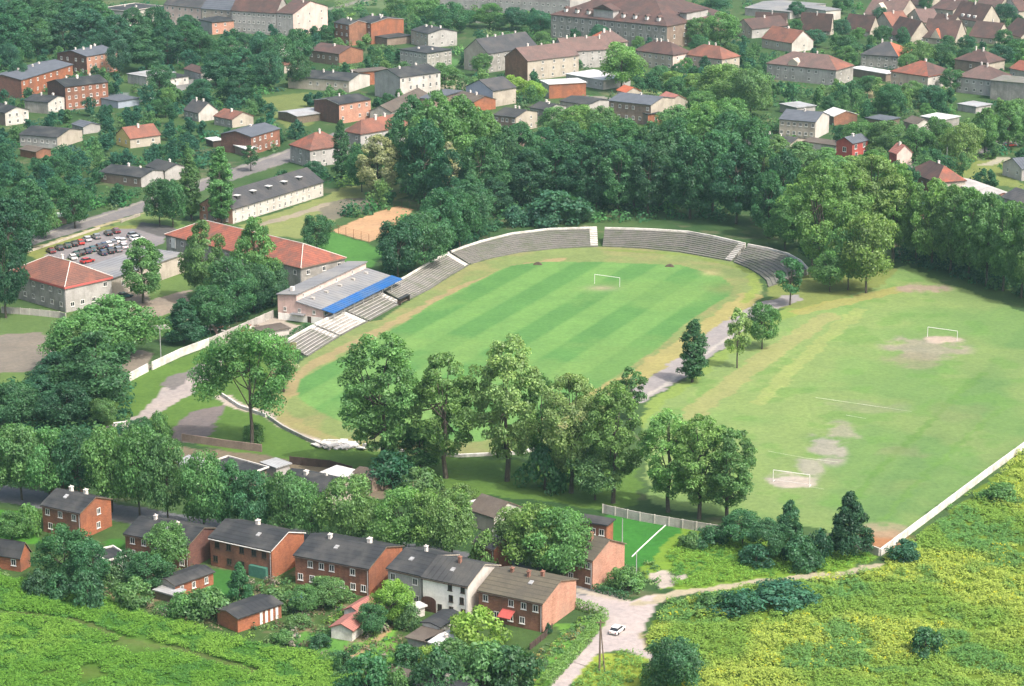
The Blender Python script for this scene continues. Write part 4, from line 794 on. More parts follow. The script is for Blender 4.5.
H('shed','small brick shed with dark lean roof below the long dark roof','shed','small brick garden shed',2.4,(20,149),(36,152),(44,148),'gable','L',.8,'brick_brown',None,'tarbrown',None,((0,0),(0,0)),0,False)
H('rendered_house','small bright yellow house with red roof','house','yellow house',3.4,(116,134.5),(130,138.5),(149.5,131.5),'gable','R',3.0,'yellow','cream','tile_brown',None,((1,2),(1,2)),1,False)
H('rendered_house','dark roofed cottage with white right gable among trees','house','dark cottage with the white gable',3.2,(184,109.5),(198.5,113),(206.5,107.5),'gable','L',3.2,'grey','offwhite','slate',None,((1,3),(0,0)),2,False)
H('rendered_house','low dark roofed house beside the back street trees','house','low dark house beside the back street',3.2,(99.5,172),(141,177.5),(151,169),'gable','L',1.3,'dimbrown','paleg','tar',None,((1,4),(0,0)),2,False)
H('rendered_house','grey house behind the left columnar poplar','house','grey house behind the poplar',3.4,(146,166),(165,171),(178,164.5),'gable','L',1.6,'grey','paleg','tar2',None,((1,3),(1,2)),1,False)
H('shed','low house with dull red roof in the western gardens','house','low dull red roof in the gardens',3.0,(184,68.5),(201,73.5),(209,69.5),'gable','L',1.4,'paleg',None,'tile_dark',None,((1,3),(1,1)),0,False)
H('shed','pale stone outbuilding right of the five chimney tenement','outbuilding','pale stone outbuilding',3.6,(127.5,74),(146,77),(163,70.5),'flat','R',0,'paleg','grey','metal',None,((0,0),(1,4)),0,False)
H('shed','grey garden outbuilding next to the pale stone one','outbuilding','grey garden outbuilding',3.0,(150,77),(163,79.5),(178,74),'flat','R',0,'grey','whitewash','tar',None,((0,0),(1,3)),0,False)
H('shed','tiny white roofed hut among the western trees','hut','tiny white roofed hut',2.2,(42,216),(51,218.5),(58,213.5),'flat','L',0,'dimbrown',None,'whiteroof',None,((0,0),(0,0)),0,False)
H('shed','open carport with white roof left of the dark red house','carport','white roofed carport',2.2,(206,138.5),(213,141),(218,138),'flat','L',0,'darkwood',None,'whiteroof',None,((0,0),(0,0)),0,False)
H('tenement','white block with dark flat roof and roof huts in the upper left','tenement','white block in the upper left',6.5,(100,9),(127,12),(137,4),'flat','L',0,'offwhite','offwhite','tar',None,((2,5),(0,0)),3,False,parapet=True,fascia='offwhite')
GR='row of long tenements along the top left'
H('tenement','cream tenement with two white chimney stacks, leftmost of the long row','tenement','leftmost tenement of the long row',9,(164,4.5),(201,8),12,'gable','L',4,'pink','grey','slate',None,((3,6),(0,0)),3,False,group=GR)
H('tenement','grey roofed cream tenement, second from the left in the long row','tenement','second tenement of the long row',9,(201.5,8.2),(231,10.2),12,'gable','L',4,'cream','grey','bluetar',None,((3,5),(0,0)),3,False,group=GR)
H('tenement','tall tenement with dark brown roof and regular windows in the long row','tenement','tall tenement with the dark brown roof',10,(231.5,10),(276,12.8),12,'gable','L',6,'paleg','grey','tile_dark',None,((3,9),(0,0)),3,False,group=GR,skip=.02)
H('tenement','pale tenement at the right end of the long row','tenement','tenement at the right end of the long row',10,(276.5,12.8),(293,14),(309,5),'gable','L',4,'paleg','pink','tile_dark',None,((3,3),(3,3)),2,False,group=GR)
H('house','cream cottage with dark hipped roof in front of the long tenements','house','cream cottage before the tenements',5.4,(199,19.5),(212,22.5),(228,18),'hip','L',1.8,'paleg','brick_pink','tar',None,((0,0),(2,3)),0,False)
H('shed','small blue roofed garden house left of the yellow house','shed','small blue roofed garden house',2.6,(72,124),(83,127),(90,122),'gable','L',1.0,'grey','paleg','bluetar',None,((1,2),(0,0)),0,False)
H('rendered_house','low grey house with brown roof above the white roofed carport','house','low grey house above the carport',3.0,(214,116),(232,119.5),(243,114),'gable','L',2.0,'grey','cream','tile_brown',None,((1,3),(1,1)),1,False)
H('shed','pale flat roofed works shed in the gardens above the slate roofed house','shed','pale flat works shed',2.8,(780,104),(797,108),(803,103),'flat','L',0,'paleg',None,'metal',None,((0,0),(0,0)),0,False)
H('shed','pale roofed barn right of the slate roofed house','barn','pale roofed barn',3.2,(822,113),(834,116.5),(842,110),'gable','L',1.6,'dimbrown','brick_brown','whiteroof',None,((0,0),(0,0)),0,False)
H('shed','low green grey roofed shed among the eastern gardens','shed','low green grey shed',2.4,(866,118),(886,121),(893,117),'flat','L',0,'wood',None,'bluetar',None,((0,0),(0,0)),0,False)
H('house','small brown house with white gable end behind the eastern street trees','house','small brown house with the white gable end',3.0,(904,121),(916,124.5),(922,120),'gable','L',1.6,'dimbrown','offwhite','tarbrown',None,((0,0),(1,1)),0,False)
H('shed','wide white flat roofed shed behind the eastern street trees','shed','wide white flat roofed shed',3.0,(921,116.5),(943,120),(949,115),'flat','L',0,'grey',None,'whiteroof',None,((0,0),(0,0)),0,False)
H('shed','low grey lean-to in front of the grey patched roof house','shed','low grey lean-to',2.4,(958,104),(976,107),(983,103),'flat','L',0,'paleg',None,'metal',None,((0,0),(0,0)),0,False)
H('shed','long low grey sheds behind the wood edge houses','shed','long low grey sheds',2.6,(560,101),(588,105),(603,99),'gable','L',1.0,'grey','paleg','tar2',None,((0,0),(0,0)),0,False)
H('shed','blue grey flat shed in the yard below the red tenement','shed','blue grey yard shed',2.6,(99,98),(118,101.5),(127,96),'flat','L',0,'bluegrey',None,'bluetar',None,((0,0),(0,0)),0,False)
H('house','dark roofed house between the tenement row and the western parkland','house','dark house below the tenement row',4.6,(264,44),(278,47),(290,43),'gable','L',2.2,'dimbrown','paleg','slate',None,((1,3),(1,2)),1,False)
H('house','rust roofed house behind the long cream house with many chimneys','house','rust roofed house behind the long cream house',3.4,(270,62),(284,65),(292,60),'gable','R',2.0,'grey','cream','tile_brown',None,((1,2),(1,3)),1,False)
# --- east side of town
H('villa','dark house with orange left hip among the eastern trees',V2,'dark house with the orange hip',5.0,(861,54.5),(898,57),(907.5,50),'hip','L',4.4,'grey','cream','slate','tile_orange',((2,5),(0,0)),2,False)
o,lx,ly = H('long_house','long old villa with patched brown hipped roof',V2,'long old brown hipped villa',6.0,(767,63.5),(836,70.5),(847,65),'hip','L',4.6,'paleg','grey','tile_mauve','tile_brown',((2,9),(2,2)),2,False)
q = MB(); q.extrude([(-.2,ly*.55,6.1),(-.2,ly*.55,7.6),(-.2,ly*.62,9.0),(-.2,ly*.69,7.6),(-.2,ly*.69,6.1)],(4,0,0)); q.build('gable_front', M['cream'], o)
H('workshop','long low range with white roof right of the long old villa','outbuilding','long low white roofed range',3.0,(850,68),(886,74),(889,71),'flat','L',0,'dimbrown',None,'whiteroof',None,((0,0),(0,0)),0,False)
H('villa','pale house with hipped roof half bright red and half dark',V2,'half red half dark roofed house',5.6,(891,71.5),(928,76.8),(943.5,70.5),'hip','L',4.2,'cream','offwhite','tile_red','tile_dark',((2,5),(2,2)),1,False)
H('villa','grey house with patched rose hipped roof at the right',V2,'grey patched roof house',6.0,(957,76.5),(992,80.5),(1011,75.5),'hip','L',4.2,'paleg','grey','tile_mauve','tile_dark',((2,5),(0,0)),2,False)
H('long_block','blank grey stone block at the right edge','building','blank grey stone block',7.0,(991,80.5),(1030,84),(1042,79),'flat','L',0,'grey',None,'oldconcrete',None,((0,0),(0,0)),0,False)
H('villa','brown hipped house behind the half red roof',V2,'brown hipped house behind the half red roof',4.2,(955,59.5),(988,63.5),(997.5,59),'hip','L',4.2,'dimbrown','cream','tile_dark',None,((1,3),(0,0)),2,False)
H('house','house with small red roof at the right edge above the stone block','house','small red roof at the right edge',5.0,(1010,68),(1030,72),(1040,68),'gable','L',2.6,'cream',None,'tile_red',None,((1,2),(0,0)),1,False)
H('house','slate roofed cream house with white gable north of the tree belt','house','slate roofed house with the white gable',6.0,(779.5,119),(815.5,122),(826,115),'gable','L',2.2,'cream','offwhite','bluetar',None,((2,6),(0,0)),1,False)
H('shed','long low dark range left of the slate roofed house','shed','long low dark range',3.0,(746,139),(790,144),(800.5,138),'gable','L',1.2,'paleg','cream','tar2',None,((0,0),(0,0)),2,False)
H('shed','low white range joining the dark range and the red house','shed','low white joining range',2.4,(800,141),(836,146),(842,142),'flat','L',0,'offwhite',None,'tarbrown',None,((0,0),(0,0)),0,False)
H('house','red painted house with white windows on its right wall','house','red painted house',5.4,(836.5,141),(852.5,143.5),(866.5,139.5),'gable','R',1.6,'redpaint','redpaint','bluetar',None,((1,1),(2,2)),1,False,wsz=(1.4,1.7),skip=0)
H('house','small rose house hidden between the eastern trees','house','small rose house between the trees',4.0,(889.5,151),(897,153.5),(904,149.5),'gable','L',2.4,'redpaint','pink','tile_pale',None,((0,0),(1,1)),1,False)
H('house','house with pointed hipped roof of mixed red and dark tiles behind the field trees','house','mixed red hipped house behind the field trees',4.2,(908,171.5),(937,183),(951.5,175.5),'hip','L',4.2,'brick_brown','cream','tile_dark','tile_red',((1,3),(0,0)),1,False)
H('house','dark roofed house with white gable at the right edge','house','dark house with the white gable at the right edge',3.8,(1003,163),(1022,169),(1046,160),'gable','R',2.4,'offwhite','paleg','bluetar',None,((1,2),(0,0)),1,False)
H('shed','long low pale range with red tile edge behind the field trees','outbuilding','long low pale range',2.6,(949,181.5),(992,197),(1000,190),'gable','L',.9,'cream','brick_pink','paleg','tile_red',((0,0),(0,0)),0,False,fascia='tile_red')
H('shed','dark grey gabled shed at the right edge behind the field trees','shed','dark grey gabled shed at the right edge',2.6,(1001,197),(1032,206),(1044,197),'gable','L',2.2,'grey',None,'slate',None,((0,0),(0,0)),0,False)
H('house','white house seen through a gap between the tall field trees','house','white house in the tree gap',6.0,(897,220),(915,225),(924,219),'gable','L',2.4,'offwhite','pink','tile_pale',None,((2,3),(0,0)),1,False)
GS='steep roofed houses of the north eastern estate'
EST = [('half hidden dark roof behind the orange dormer house', (928,27.5),(948,30.5),(955,26.5),2.6,5.0,'tile_dark','L'),
 ('dark roof between trees at the top edge of the photo', (904,3),(922,6),(929,1.5),2.6,5.0,'tile_dark','L'),
 ('mauve roof behind the three dormers in the top right', (974,7),(996,10.5),(1003,6.5),2.6,5.2,'tile_mauve','L'),
 ('rust roof half behind the white gabled pair', (874,23),(892,26),(899,22),2.6,4.6,'tile_brown','R'),
 ('steep red brown roof and pale right gable, leftmost of the estate', (754.5,26),(785.5,27.5),(794,26.5),2.6,5.2,'tile_dark','L'),
 ('rust roof and white right gable below the flat white house', (800,27.5),(830.5,29.5),(838.5,28.5),2.6,5.6,'tile_dark','L'),
 ('brown roof and cream right gable left of the large dormered house', (844,28),(870,31),(878.5,29),2.6,5.2,'tile_dark','L'),
 ('white gables on both sides left of the orange dormer house', (888.6,33),(910.5,38),(919,33.5),2.6,6.0,'tile_dark','L'),
 ('orange front dormer and dark roof', (922,37),(955,39.5),(963,35),2.6,6.2,'tile_dark','L'),
 ('rust brown roof turned sideways behind the orange dormer house', (907,16),(922,22.5),(931,18),2.6,4.0,'tile_mauve','R'),
 ('pale front and plain brown roof at the top of the estate', (931,8),(953,10.5),(963,4),4.2,3.2,'tile_dark','L'),
 ('three white dormers on a brown roof', (952,17),(982,21.5),(990.5,18),3.2,6.0,'tile_dark','L'),
 ('dark red roof right of the orange dormer house', (969,36),(996,38.5),(1003.5,34),2.6,5.0,'tile_dark','L'),
 ('grey brown roof at the right edge of the estate', (1003,32),(1021,37),(1036,32),2.6,5.2,'tile_dark','L')]
for lab, L_, C_, R_, hh, rr, rm_, rg in EST:
    o, lx, ly = H('steep_house', 'steep roofed house with ' + lab, 'house', 'estate house with ' + lab.split(',')[0], hh, L_, C_, R_, 'gable', rg, rr * 1.15, 'cream', 'cream', rm_, None, ((1,3),(1,1)), 1, False, group=GS)
    if 'orange' in lab[:8]:
        q = MB(); q.extrude([(-.6,ly*.42,2.5),(-.6,ly*.58,6.6),(-.6,ly*.74,2.5)],(3.4,0,0),1,0); q.build('dormer', [M['cream'], M['tile_orange']], o)
    if 'three white' in lab:
        for k in range(3): q = MB(); q.box(.6,2.2,ly*(.25+.2*k),ly*(.25+.2*k)+1.5,3.4,5.2); q.build('dormer', M['trim'], o)
o, lx, ly = H('steep_house','large estate house with tall pale front dormer','house','large estate house with the tall dormer',3.4,(864,14),(899,17),(908.5,11),'gable','L',7,'cream','cream','tile_mauve',None,((1,3),(1,1)),1,False,group=GS)
q = MB(); q.extrude([(-.3,ly*.45,3.2),(-.3,ly*.45,6.2),(-.3,ly*.58,9.0),(-.3,ly*.71,6.2),(-.3,ly*.71,3.2)],(4.2,0,0)); q.build('dormer', M['cream'], o)
H('villa','flat roofed white house above the estate','house','flat white house above the estate',4.5,(801,7),(826,11),(831.5,8),'flat','L',0,'offwhite',None,'greyroof',None,((1,4),(0,0)),0,False)
H('villa','red brown hipped house hidden behind trees left of the estate','house','hidden red brown house',4.0,(762,38),(792,43),(805,39),'gable','L',4.6,'cream','offwhite','tile_brown',None,((1,3),(1,1)),1,False)
H('house','white gabled house in the top right corner','house','white gabled house in the top right corner',3.4,(1000,6),(1019,11),(1030,6),'gable','R',5,'offwhite','cream','tile_dark',None,((1,1),(0,0)),0,False)
H('villa','pale pink walled house right of the huge hipped roof','house','pale house right of the huge roof',4.2,(735,26),(752,29),(764,21),'gable','R',3.6,'cream','paleg','tile_dark',None,((1,3),(1,3)),1,False)
H('long_block','low grey shed roofs at the top above the estate','outbuilding','low grey shed roofs at the top',3.4,(745,8),(790,12),(802,2),'gable','L',1.2,'paleg',None,'greyroof',None,((0,0),(0,0)),0,False)
# ------------------------------------------------------------------ trees
def leaves(ctr, nrm, size, r):
    """diamond leaf sprays: centres, facing, half length"""
    n = len(ctr); rv = r.normal(size=(n, 3)); nrm = nrm / np.linalg.norm(nrm, axis=1, keepdims=True)
    t = np.cross(nrm, rv); t /= np.linalg.norm(t, axis=1, keepdims=True); b = np.cross(nrm, t)
    s = size[:, None]; fold = nrm * s * .18
    V = np.stack([ctr - t * s, ctr + b * s * .6 + fold, ctr + t * s, ctr - b * s * .6 + fold], 1).reshape(-1, 3)
    return V, np.arange(4 * n).reshape(n, 4)
ENV = {
 'round':  lambda t: np.sqrt(np.clip(1 - (2 * np.clip(t, 0, 1) ** .85 - 1) ** 2, 0, 1)),
 'tall':   lambda t: np.clip(np.sin(np.pi * np.clip(t * .92 + .06, 0, 1) ** .8), 0, 1) ** .7,
 'vase':   lambda t: np.clip(np.sin(np.pi * np.clip(t * .9 + .07, 0, 1) ** 1.15), 0, 1) ** .6,
 'column': lambda t: np.clip(np.minimum(t * 6 + .35, 1) * (1 - np.clip(t - .6, 0, 1) * 1.9), .12, 1),
 'cone':   lambda t: np.clip((1 - t) ** .75 * np.minimum(1, t * 5 + .5), .05, 1),
 'bush':   lambda t: np.sqrt(np.clip(1 - t ** 2, .03, 1))}
ARCH = {}
def make_arch(kind, seed, env, H, Wd, z0, nclump, nleaf, lsz, spread=.5, gap=0.0, lean=0.0, cr=.17, shell=.55, pts_xz=None):
    r = np.random.default_rng(seed); R = Wd / 2; ch = H - z0
    k1, k2, p1, p2 = r.integers(2, 4), r.integers(3, 6), r.random() * 6.3, r.random() * 6.3
    cs, rads = [], []
    for i in range(nclump):
        t = (i + r.random()) / nclump; a = r.random() * 6.283 + i * 2.399
        lobe = .25 if env == 'column' else 1.0
        e = ENV[env](np.array(t)) * (1 + lobe * .16 * np.sin(k1 * a + p1 + 4 * t) + lobe * .12 * np.sin(k2 * a + p2 - 6 * t))
        rr = R * e * (shell + (1 - shell) * math.sqrt(r.random())) * .86
        if r.random() < gap * .4 or (gap > 0 and math.sin(2 * a + p1 + 3 * t) * math.sin(9 * t + p2 + a) > 1 - gap * 2.2): continue
        cs.append((rr * math.cos(a) + lean * t * H, rr * math.sin(a), z0 + ch * (.06 + .88 * t))); rads.append(Wd * cr * (.7 + .6 * r.random()) * (.55 + .45 * e))
    if pts_xz:
        cs = [(x + r.normal() * .5, r.uniform(-1, 1) * (3.6 if z > 9 else 2.2), z + r.normal() * .4) for x, z in pts_xz for _ in (0, 1)]; rads = [Wd * cr * (.75 + .5 * r.random()) for _ in cs]
    cs = np.array(cs); rads = np.array(rads); n = len(cs)
    w = rads ** 2; cnt = np.maximum((nleaf * w / w.sum()).astype(int), 8)
    ci = np.repeat(np.arange(n), cnt); m = len(ci)
    d = r.normal(size=(m, 3)); d /= np.linalg.norm(d, axis=1, keepdims=True); d[:, 2] = np.where((d[:, 2] < -.3) & (r.random(m) < .5), -d[:, 2], d[:, 2])
    rad = rads[ci] * (.45 + .6 * r.random(m) ** .6)
    ctr = cs[ci] + d * rad[:, None] * np.array([1, 1, .78])
    axis_c = np.stack([lean * (ctr[:, 2] / H) * H * 0 + 0 * ctr[:, 0], 0 * ctr[:, 0], np.full(m, z0 + ch * .45)], 1)
    out = ctr - axis_c; out /= np.linalg.norm(out, axis=1, keepdims=True)
    nrm = d * .7 + out * .5 + np.array([0, 0, .35]) + r.normal(size=(m, 3)) * spread
    size = lsz * (.6 + .8 * r.random(m))
    V, F = leaves(ctr, nrm, size, r)
    tone = (1 + .5 * (r.random(n) - .5))[ci] * (1 + .65 * (r.random(m) - .5)); warm = np.clip(.5 * r.random(n)[ci] + .5 * r.random(m) - .25, 0, 1)
    V[:, 0] += r.normal() * 0
    crown = np_mesh(kind + ' crown', V, F, [M['leaf']], {'tone': np.repeat(tone, 4), 'warm': np.repeat(warm, 4)})
    mb = MB(); tr = max(.12, H * .017); th = z0 + ch * .55; pts = [Vector((lean * H * .0, 0, -.1))]
    for k in range(1, 5): pts.append(Vector((lean * H * (k / 4) * .5 + r.normal() * H * .008, r.normal() * H * .008, th * k / 4)))
    for k in range(4): mb.tube(pts[k], pts[k + 1], tr * (1.25 - .22 * k), tr * (1.25 - .22 * (k + 1)), 7)
    if env != 'bush':
        for i in r.permutation(n)[:14]:
            s = pts[2 + int(r.random() * 2.9)]; e = Vector(cs[i]); mid = s.lerp(e, .5) + Vector((0, 0, -.04 * H * r.random()))
            mb.tube(s, mid, tr * .42, tr * .28, 5); mb.tube(mid, e, tr * .28, tr * .1, 5)
    ARCH.setdefault(kind, []).append((mb.mesh(kind + ' trunk', M['bark']), crown, H, Wd))
for s_ in range(4): make_arch('poplar', 10 + s_, 'vase', 26, 13.6, 3.2, 190, 19000, .25, .85, .17, cr=.10)
for s_ in range(4): make_arch('broad', 20 + s_, 'round', 13, 12, 2.2, 80, 10500, .24, .8, .08, cr=.14)
for s_ in range(4): make_arch('oak', 30 + s_, 'tall', 20, 14, 2.5, 120, 14000, .28, .8, .12, cr=.115)
for s_ in range(2): make_arch('column', 40 + s_, 'column', 20, 5.4, .5, 150, 11000, .22, .7, cr=.17, shell=.2)
for s_ in range(2): make_arch('cone', 50 + s_, 'cone', 13, 9.5, .8, 80, 9500, .24, .7, cr=.14)
for s_ in range(2): make_arch('young', 60 + s_, 'tall', 10, 6, 2.4, 34, 2800, .22, .75, .1, cr=.15)
for s_ in range(3): make_arch('bush', 70 + s_, 'bush', 3.2, 4.4, .0, 34, 2600, .16, .7, cr=.18)
LEAN = [(212,360),(222,352),(234,348),(246,345),(258,346),(270,348),(283,352),(292,364),(290,380),(205,372),(199,386),(206,394),(216,390),(213,376),(226,366),(238,360),(252,360),(266,364),(278,370),(282,386),(272,396),(262,390),(266,404),(274,408),(258,376),(244,372),(230,378),(222,384)]
make_arch('leaning', 81, 'round', 21.5, 19, 6.5, 56, 18000, .25, .85, 0, lean=-.02, cr=.115, pts_xz=[((u - 252) / 4.93, (446 - v) / 4.72) for u, v in LEAN])
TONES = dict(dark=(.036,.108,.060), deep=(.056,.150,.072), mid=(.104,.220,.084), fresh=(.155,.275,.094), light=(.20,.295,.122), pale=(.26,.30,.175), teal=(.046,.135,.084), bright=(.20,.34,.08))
TWORD = dict(dark='very dark green', deep='dark green', mid='mid green', fresh='fresh green', light='light green', pale='pale silvery green', teal='bluish green', bright='bright green')
KWORD = dict(poplar='tall airy', broad='round crowned', oak='dense tall', column='slim columnar', cone='pointed', young='slender young', bush='bushy', leaning='leaning forked')
KNAME = dict(poplar='poplar_tree', broad='broadleaf_tree', oak='broadleaf_tree', column='columnar_poplar', cone='pointed_tree', young='young_tree', bush='bush', leaning='leaning_tree')
TREES = []; TR = random.Random(11)
def tree(u, vb, vt, w, tone, kind, place=None, group=None):
    """trunk foot at photo (u, vb), crown reaching up to row vt and w pixels wide"""
    p = P(u, vb); s = S(vb); hm = (vb - vt) / (s * .95); wm = w / s
    a = TR.choice(ARCH[kind]); nm = KNAME[kind]
    o = link(nm, None, None, p, TR.uniform(0, 6.28) if kind != 'leaning' else 0.0)
    sx = wm / a[3]; sz = hm / a[2]
    tr = link('trunk', a[0], o, scale=(min(sx, sz),) * 2 + (sz,) if kind != 'leaning' else (sx, sx, sz)); tr.name = 'trunk' if kind != 'bush' else 'stem'
    cr = link('crown' if kind != 'bush' else 'foliage', a[1], o, scale=(sx, sx, sz))
    c = TONES[tone]; j = [TR.uniform(.86, 1.16) for _ in range(3)]; k = TR.uniform(.9, 1.12); j = [1 + (x - 1) * .5 for x in j]
    cr.color = (c[0] * j[0] * k, c[1] * j[1] * k, c[2] * j[2] * k, 1)
    TREES.append(dict(o=o, u=u, vb=vb, vt=vt, w=w, tone=tone, kind=kind, place=place, group=group or 'trees of the town gardens'))
    return o
def trees(place, group, rows):
    for r in rows: tree(*r, place=place, group=group)
g = 'tall poplars below the oval'
trees('between the cottage roofs and the stadium pitch', g, [(382,473,332,84,'mid','poplar'),(446,478,350,68,'fresh','poplar'),(507,481,333,74,'light','poplar'),(541,472,372,40,'mid','poplar'),(571,493,372,68,'light','poplar'),(613,503,380,60,'fresh','poplar')])
trees('in the trio by the grey panel wall', g, [(668,512,408,60,'fresh','poplar'),(699,519,413,58,'fresh','poplar'),(727,521,424,60,'mid','poplar')])
tree(252,446,338,90,'mid','leaning','beside the sloping walkway',g)
tree(284,392,338,34,'pale','young','right beside the leaning tree',g)
tree(254,441,424,22,'mid','bush','at the foot of the leaning tree','bushes')
tree(630,420,368,32,'mid','young','at the lower end of the strip between the fields',g)
trees('on the strip between the two fields','trees on the strip between the fields',[(692,382,318,27,'deep','column'),(737,368,309,26,'light','young'),(762,349,303,34,'mid','broad'),(790,305,258,32,'deep','young')])
trees('in the bright group at the right end of the oval','trees at the right end of the oval',[(785,250,196,40,'mid','oak'),(800,247,174,48,'fresh','oak'),(818,278,160,62,'fresh','poplar'),(842,266,164,60,'fresh','poplar'),(870,262,156,66,'fresh','poplar'),(893,262,163,42,'fresh','poplar'),(866,293,214,58,'fresh','broad'),(848,290,228,44,'mid','broad'),(830,292,250,34,'mid','broad'),(812,268,215,30,'deep','broad'),(905,250,190,26,'mid','oak'),(826,186,148,44,'mid','oak'),(852,182,156,40,'fresh','oak'),(872,180,150,36,'mid','oak')])
trees('in the dense row along the right side of the training field','row of trees along the training field',[(916,262,184,40,'mid','oak'),(932,268,179,46,'fresh','oak'),(950,273,186,44,'mid','oak'),(968,279,189,46,'mid','oak'),(986,286,194,46,'mid','oak'),(1003,291,202,44,'mid','oak'),(1021,298,208,46,'mid','oak'),(1040,306,214,46,'mid','oak'),(938,258,182,40,'mid','oak'),(962,264,188,44,'mid','oak'),(990,272,196,44,'deep','oak'),(1012,278,202,44,'mid','oak'),(1034,284,208,44,'mid','oak')])
g = 'dark wood behind the far terrace'
trees('in the dark wood behind the far terrace', g, [(505,200,128,44,'deep','oak'),(530,206,150,50,'dark','oak'),(556,203,140,54,'dark','oak'),(583,207,146,50,'dark','oak'),(608,205,136,54,'dark','oak'),(634,209,142,52,'dark','oak'),(660,208,134,52,'deep','oak'),(690,219,138,50,'dark','oak'),(712,216,132,50,'deep','oak'),(736,224,142,50,'dark','oak'),(760,224,142,50,'deep','oak'),(782,232,150,46,'dark','oak'),(768,238,170,40,'deep','oak'),(618,214,150,46,'deep','oak'),(648,215,148,48,'dark','oak'),(596,212,156,40,'dark','oak')])
trees('in the middle rank of the dark wood', g, [(520,180,122,44,'deep','oak'),(545,178,128,44,'teal','oak'),(570,180,122,48,'deep','oak'),(597,182,124,46,'deep','oak'),(624,182,120,50,'deep','oak'),(650,182,122,44,'deep','oak'),(676,184,118,52,'deep','oak'),(702,182,106,54,'mid','oak'),(728,184,112,50,'deep','oak'),(752,186,118,44,'deep','oak'),(775,188,136,44,'mid','oak'),(800,190,142,44,'mid','oak')])
trees('along the back edge of the dark wood', g, [(556,140,108,34,'mid','broad'),(578,142,106,38,'fresh','broad'),(602,142,108,38,'mid','broad'),(676,148,108,46,'mid','broad'),(703,144,104,46,'fresh','broad'),(728,142,100,44,'mid','broad')])
trees('in the great dark clump left of the far terrace', g, [(412,192,98,54,'deep','oak'),(436,196,94,62,'mid','oak'),(462,190,96,56,'mid','oak'),(484,184,112,48,'mid','oak'),(425,206,120,50,'dark','oak'),(452,214,150,44,'dark','oak'),(482,212,138,48,'deep','oak'),(470,228,176,44,'deep','oak'),(494,216,178,36,'dark','oak')])
trees('in front of the great dark clump', g, [(449,200,142,40,'pale','cone'),(378,198,136,48,'pale','oak'),(362,192,150,30,'deep','broad')])
tree(341,180,120,17,'deep','column','between the two hipped houses',g)
trees('between the sand court and the grey terrace','trees beside the sand court',[(398,277,222,46,'dark','broad'),(424,272,214,48,'deep','broad'),(440,258,188,48,'deep','oak'),(460,250,196,42,'deep','broad'),(412,262,216,38,'dark','broad'),(478,238,194,36,'deep','broad')])
trees('at the outer edge of the far terrace','bushes behind the far terrace',[(555,225,192,60,'teal','bush'),(516,226,206,26,'teal','bush'),(540,224,200,40,'teal','bush'),(580,222,204,30,'deep','bush')])
tree(317,252,216,34,'deep','broad','right of the long bright red hip roof','trees beside the sand court')
g = 'trees round the car park buildings'
trees('between the car park and the long white block', g, [(192,220,154,20,'mid','column'),(222,224,146,25,'mid','column')])
trees('by the car park entry', g, [(160,226,180,32,'deep','broad'),(173,227,180,32,'deep','broad')])
trees('in front of the link building', g, [(143,303,239,46,'mid','oak'),(204,302,220,44,'mid','oak'),(257,306,218,44,'mid','oak')])
trees('in the thicket left of the pink stand', g, [(230,318,258,50,'deep','broad'),(254,312,264,44,'deep','broad'),(272,306,262,40,'deep','broad'),(184,343,298,48,'dark','cone'),(210,333,286,46,'deep','broad'),(236,322,278,42,'deep','broad'),(260,312,274,32,'dark','broad')])
trees('below the left red hip roofed building', g, [(112,360,300,86,'mid','broad'),(78,372,318,60,'mid','broad'),(98,412,330,80,'deep','oak'),(62,402,352,60,'dark','oak'),(40,416,378,54,'dark','broad'),(68,426,384,56,'dark','broad'),(14,426,384,56,'deep','broad'),(104,426,398,30,'mid','broad')])
trees('at the left edge above the left red hip roof', g, [(10,270,198,56,'dark','oak'),(30,250,180,50,'deep','oak'),(6,318,232,40,'dark','oak'),(-8,300,220,40,'deep','oak')])
g = 'row of trees along the near street'
trees('in the roadside row behind the terrace houses', g, [(-4,500,422,54,'mid','broad'),(22,500,424,54,'mid','broad'),(50,502,428,52,'mid','broad'),(80,503,426,54,'deep','broad'),(112,512,426,58,'mid','broad'),(140,518,424,52,'mid','broad'),(168,524,436,48,'mid','broad'),(204,534,452,50,'mid','broad'),(228,533,462,46,'deep','broad'),(256,537,470,46,'deep','broad'),(290,541,470,50,'mid','broad'),(312,542,482,38,'mid','broad'),(352,548,475,58,'fresh','broad')])
trees('behind the street bend by the white house', g, [(402,556,486,58,'fresh','broad'),(430,560,489,50,'fresh','broad'),(452,562,490,52,'fresh','broad'),(486,568,531,30,'fresh','bush')])
trees('in the big chestnut clump beside the pink gabled corner house', g, [(516,566,508,58,'fresh','broad'),(538,576,504,68,'fresh','broad'),(562,582,508,66,'mid','broad')])
trees('on the lawn behind the cottages', g, [(142,446,418,26,'deep','broad'),(160,440,412,22,'mid','bush'),(420,500,468,44,'mid','bush'),(462,500,484,26,'fresh','bush'),(390,484,452,50,'dark','bush'),(545,490,446,46,'deep','bush'),(420,470,420,60,'mid','oak'),(595,500,448,54,'mid','broad')])
g = 'garden trees of the terrace houses'
trees('in the left gardens above the meadow', g, [(66,584,526,54,'deep','broad'),(92,592,540,40,'deep','broad'),(38,592,570,30,'deep','bush'),(12,540,512,34,'mid','broad'),(28,536,504,26,'mid','bush'),(168,572,522,44,'mid','broad'),(148,592,552,44,'deep','broad'),(128,580,550,30,'deep','bush'),(135,606,578,38,'mid','bush'),(88,606,570,34,'deep','bush'),(60,596,574,30,'deep','bush'),(110,588,566,30,'mid','bush')])
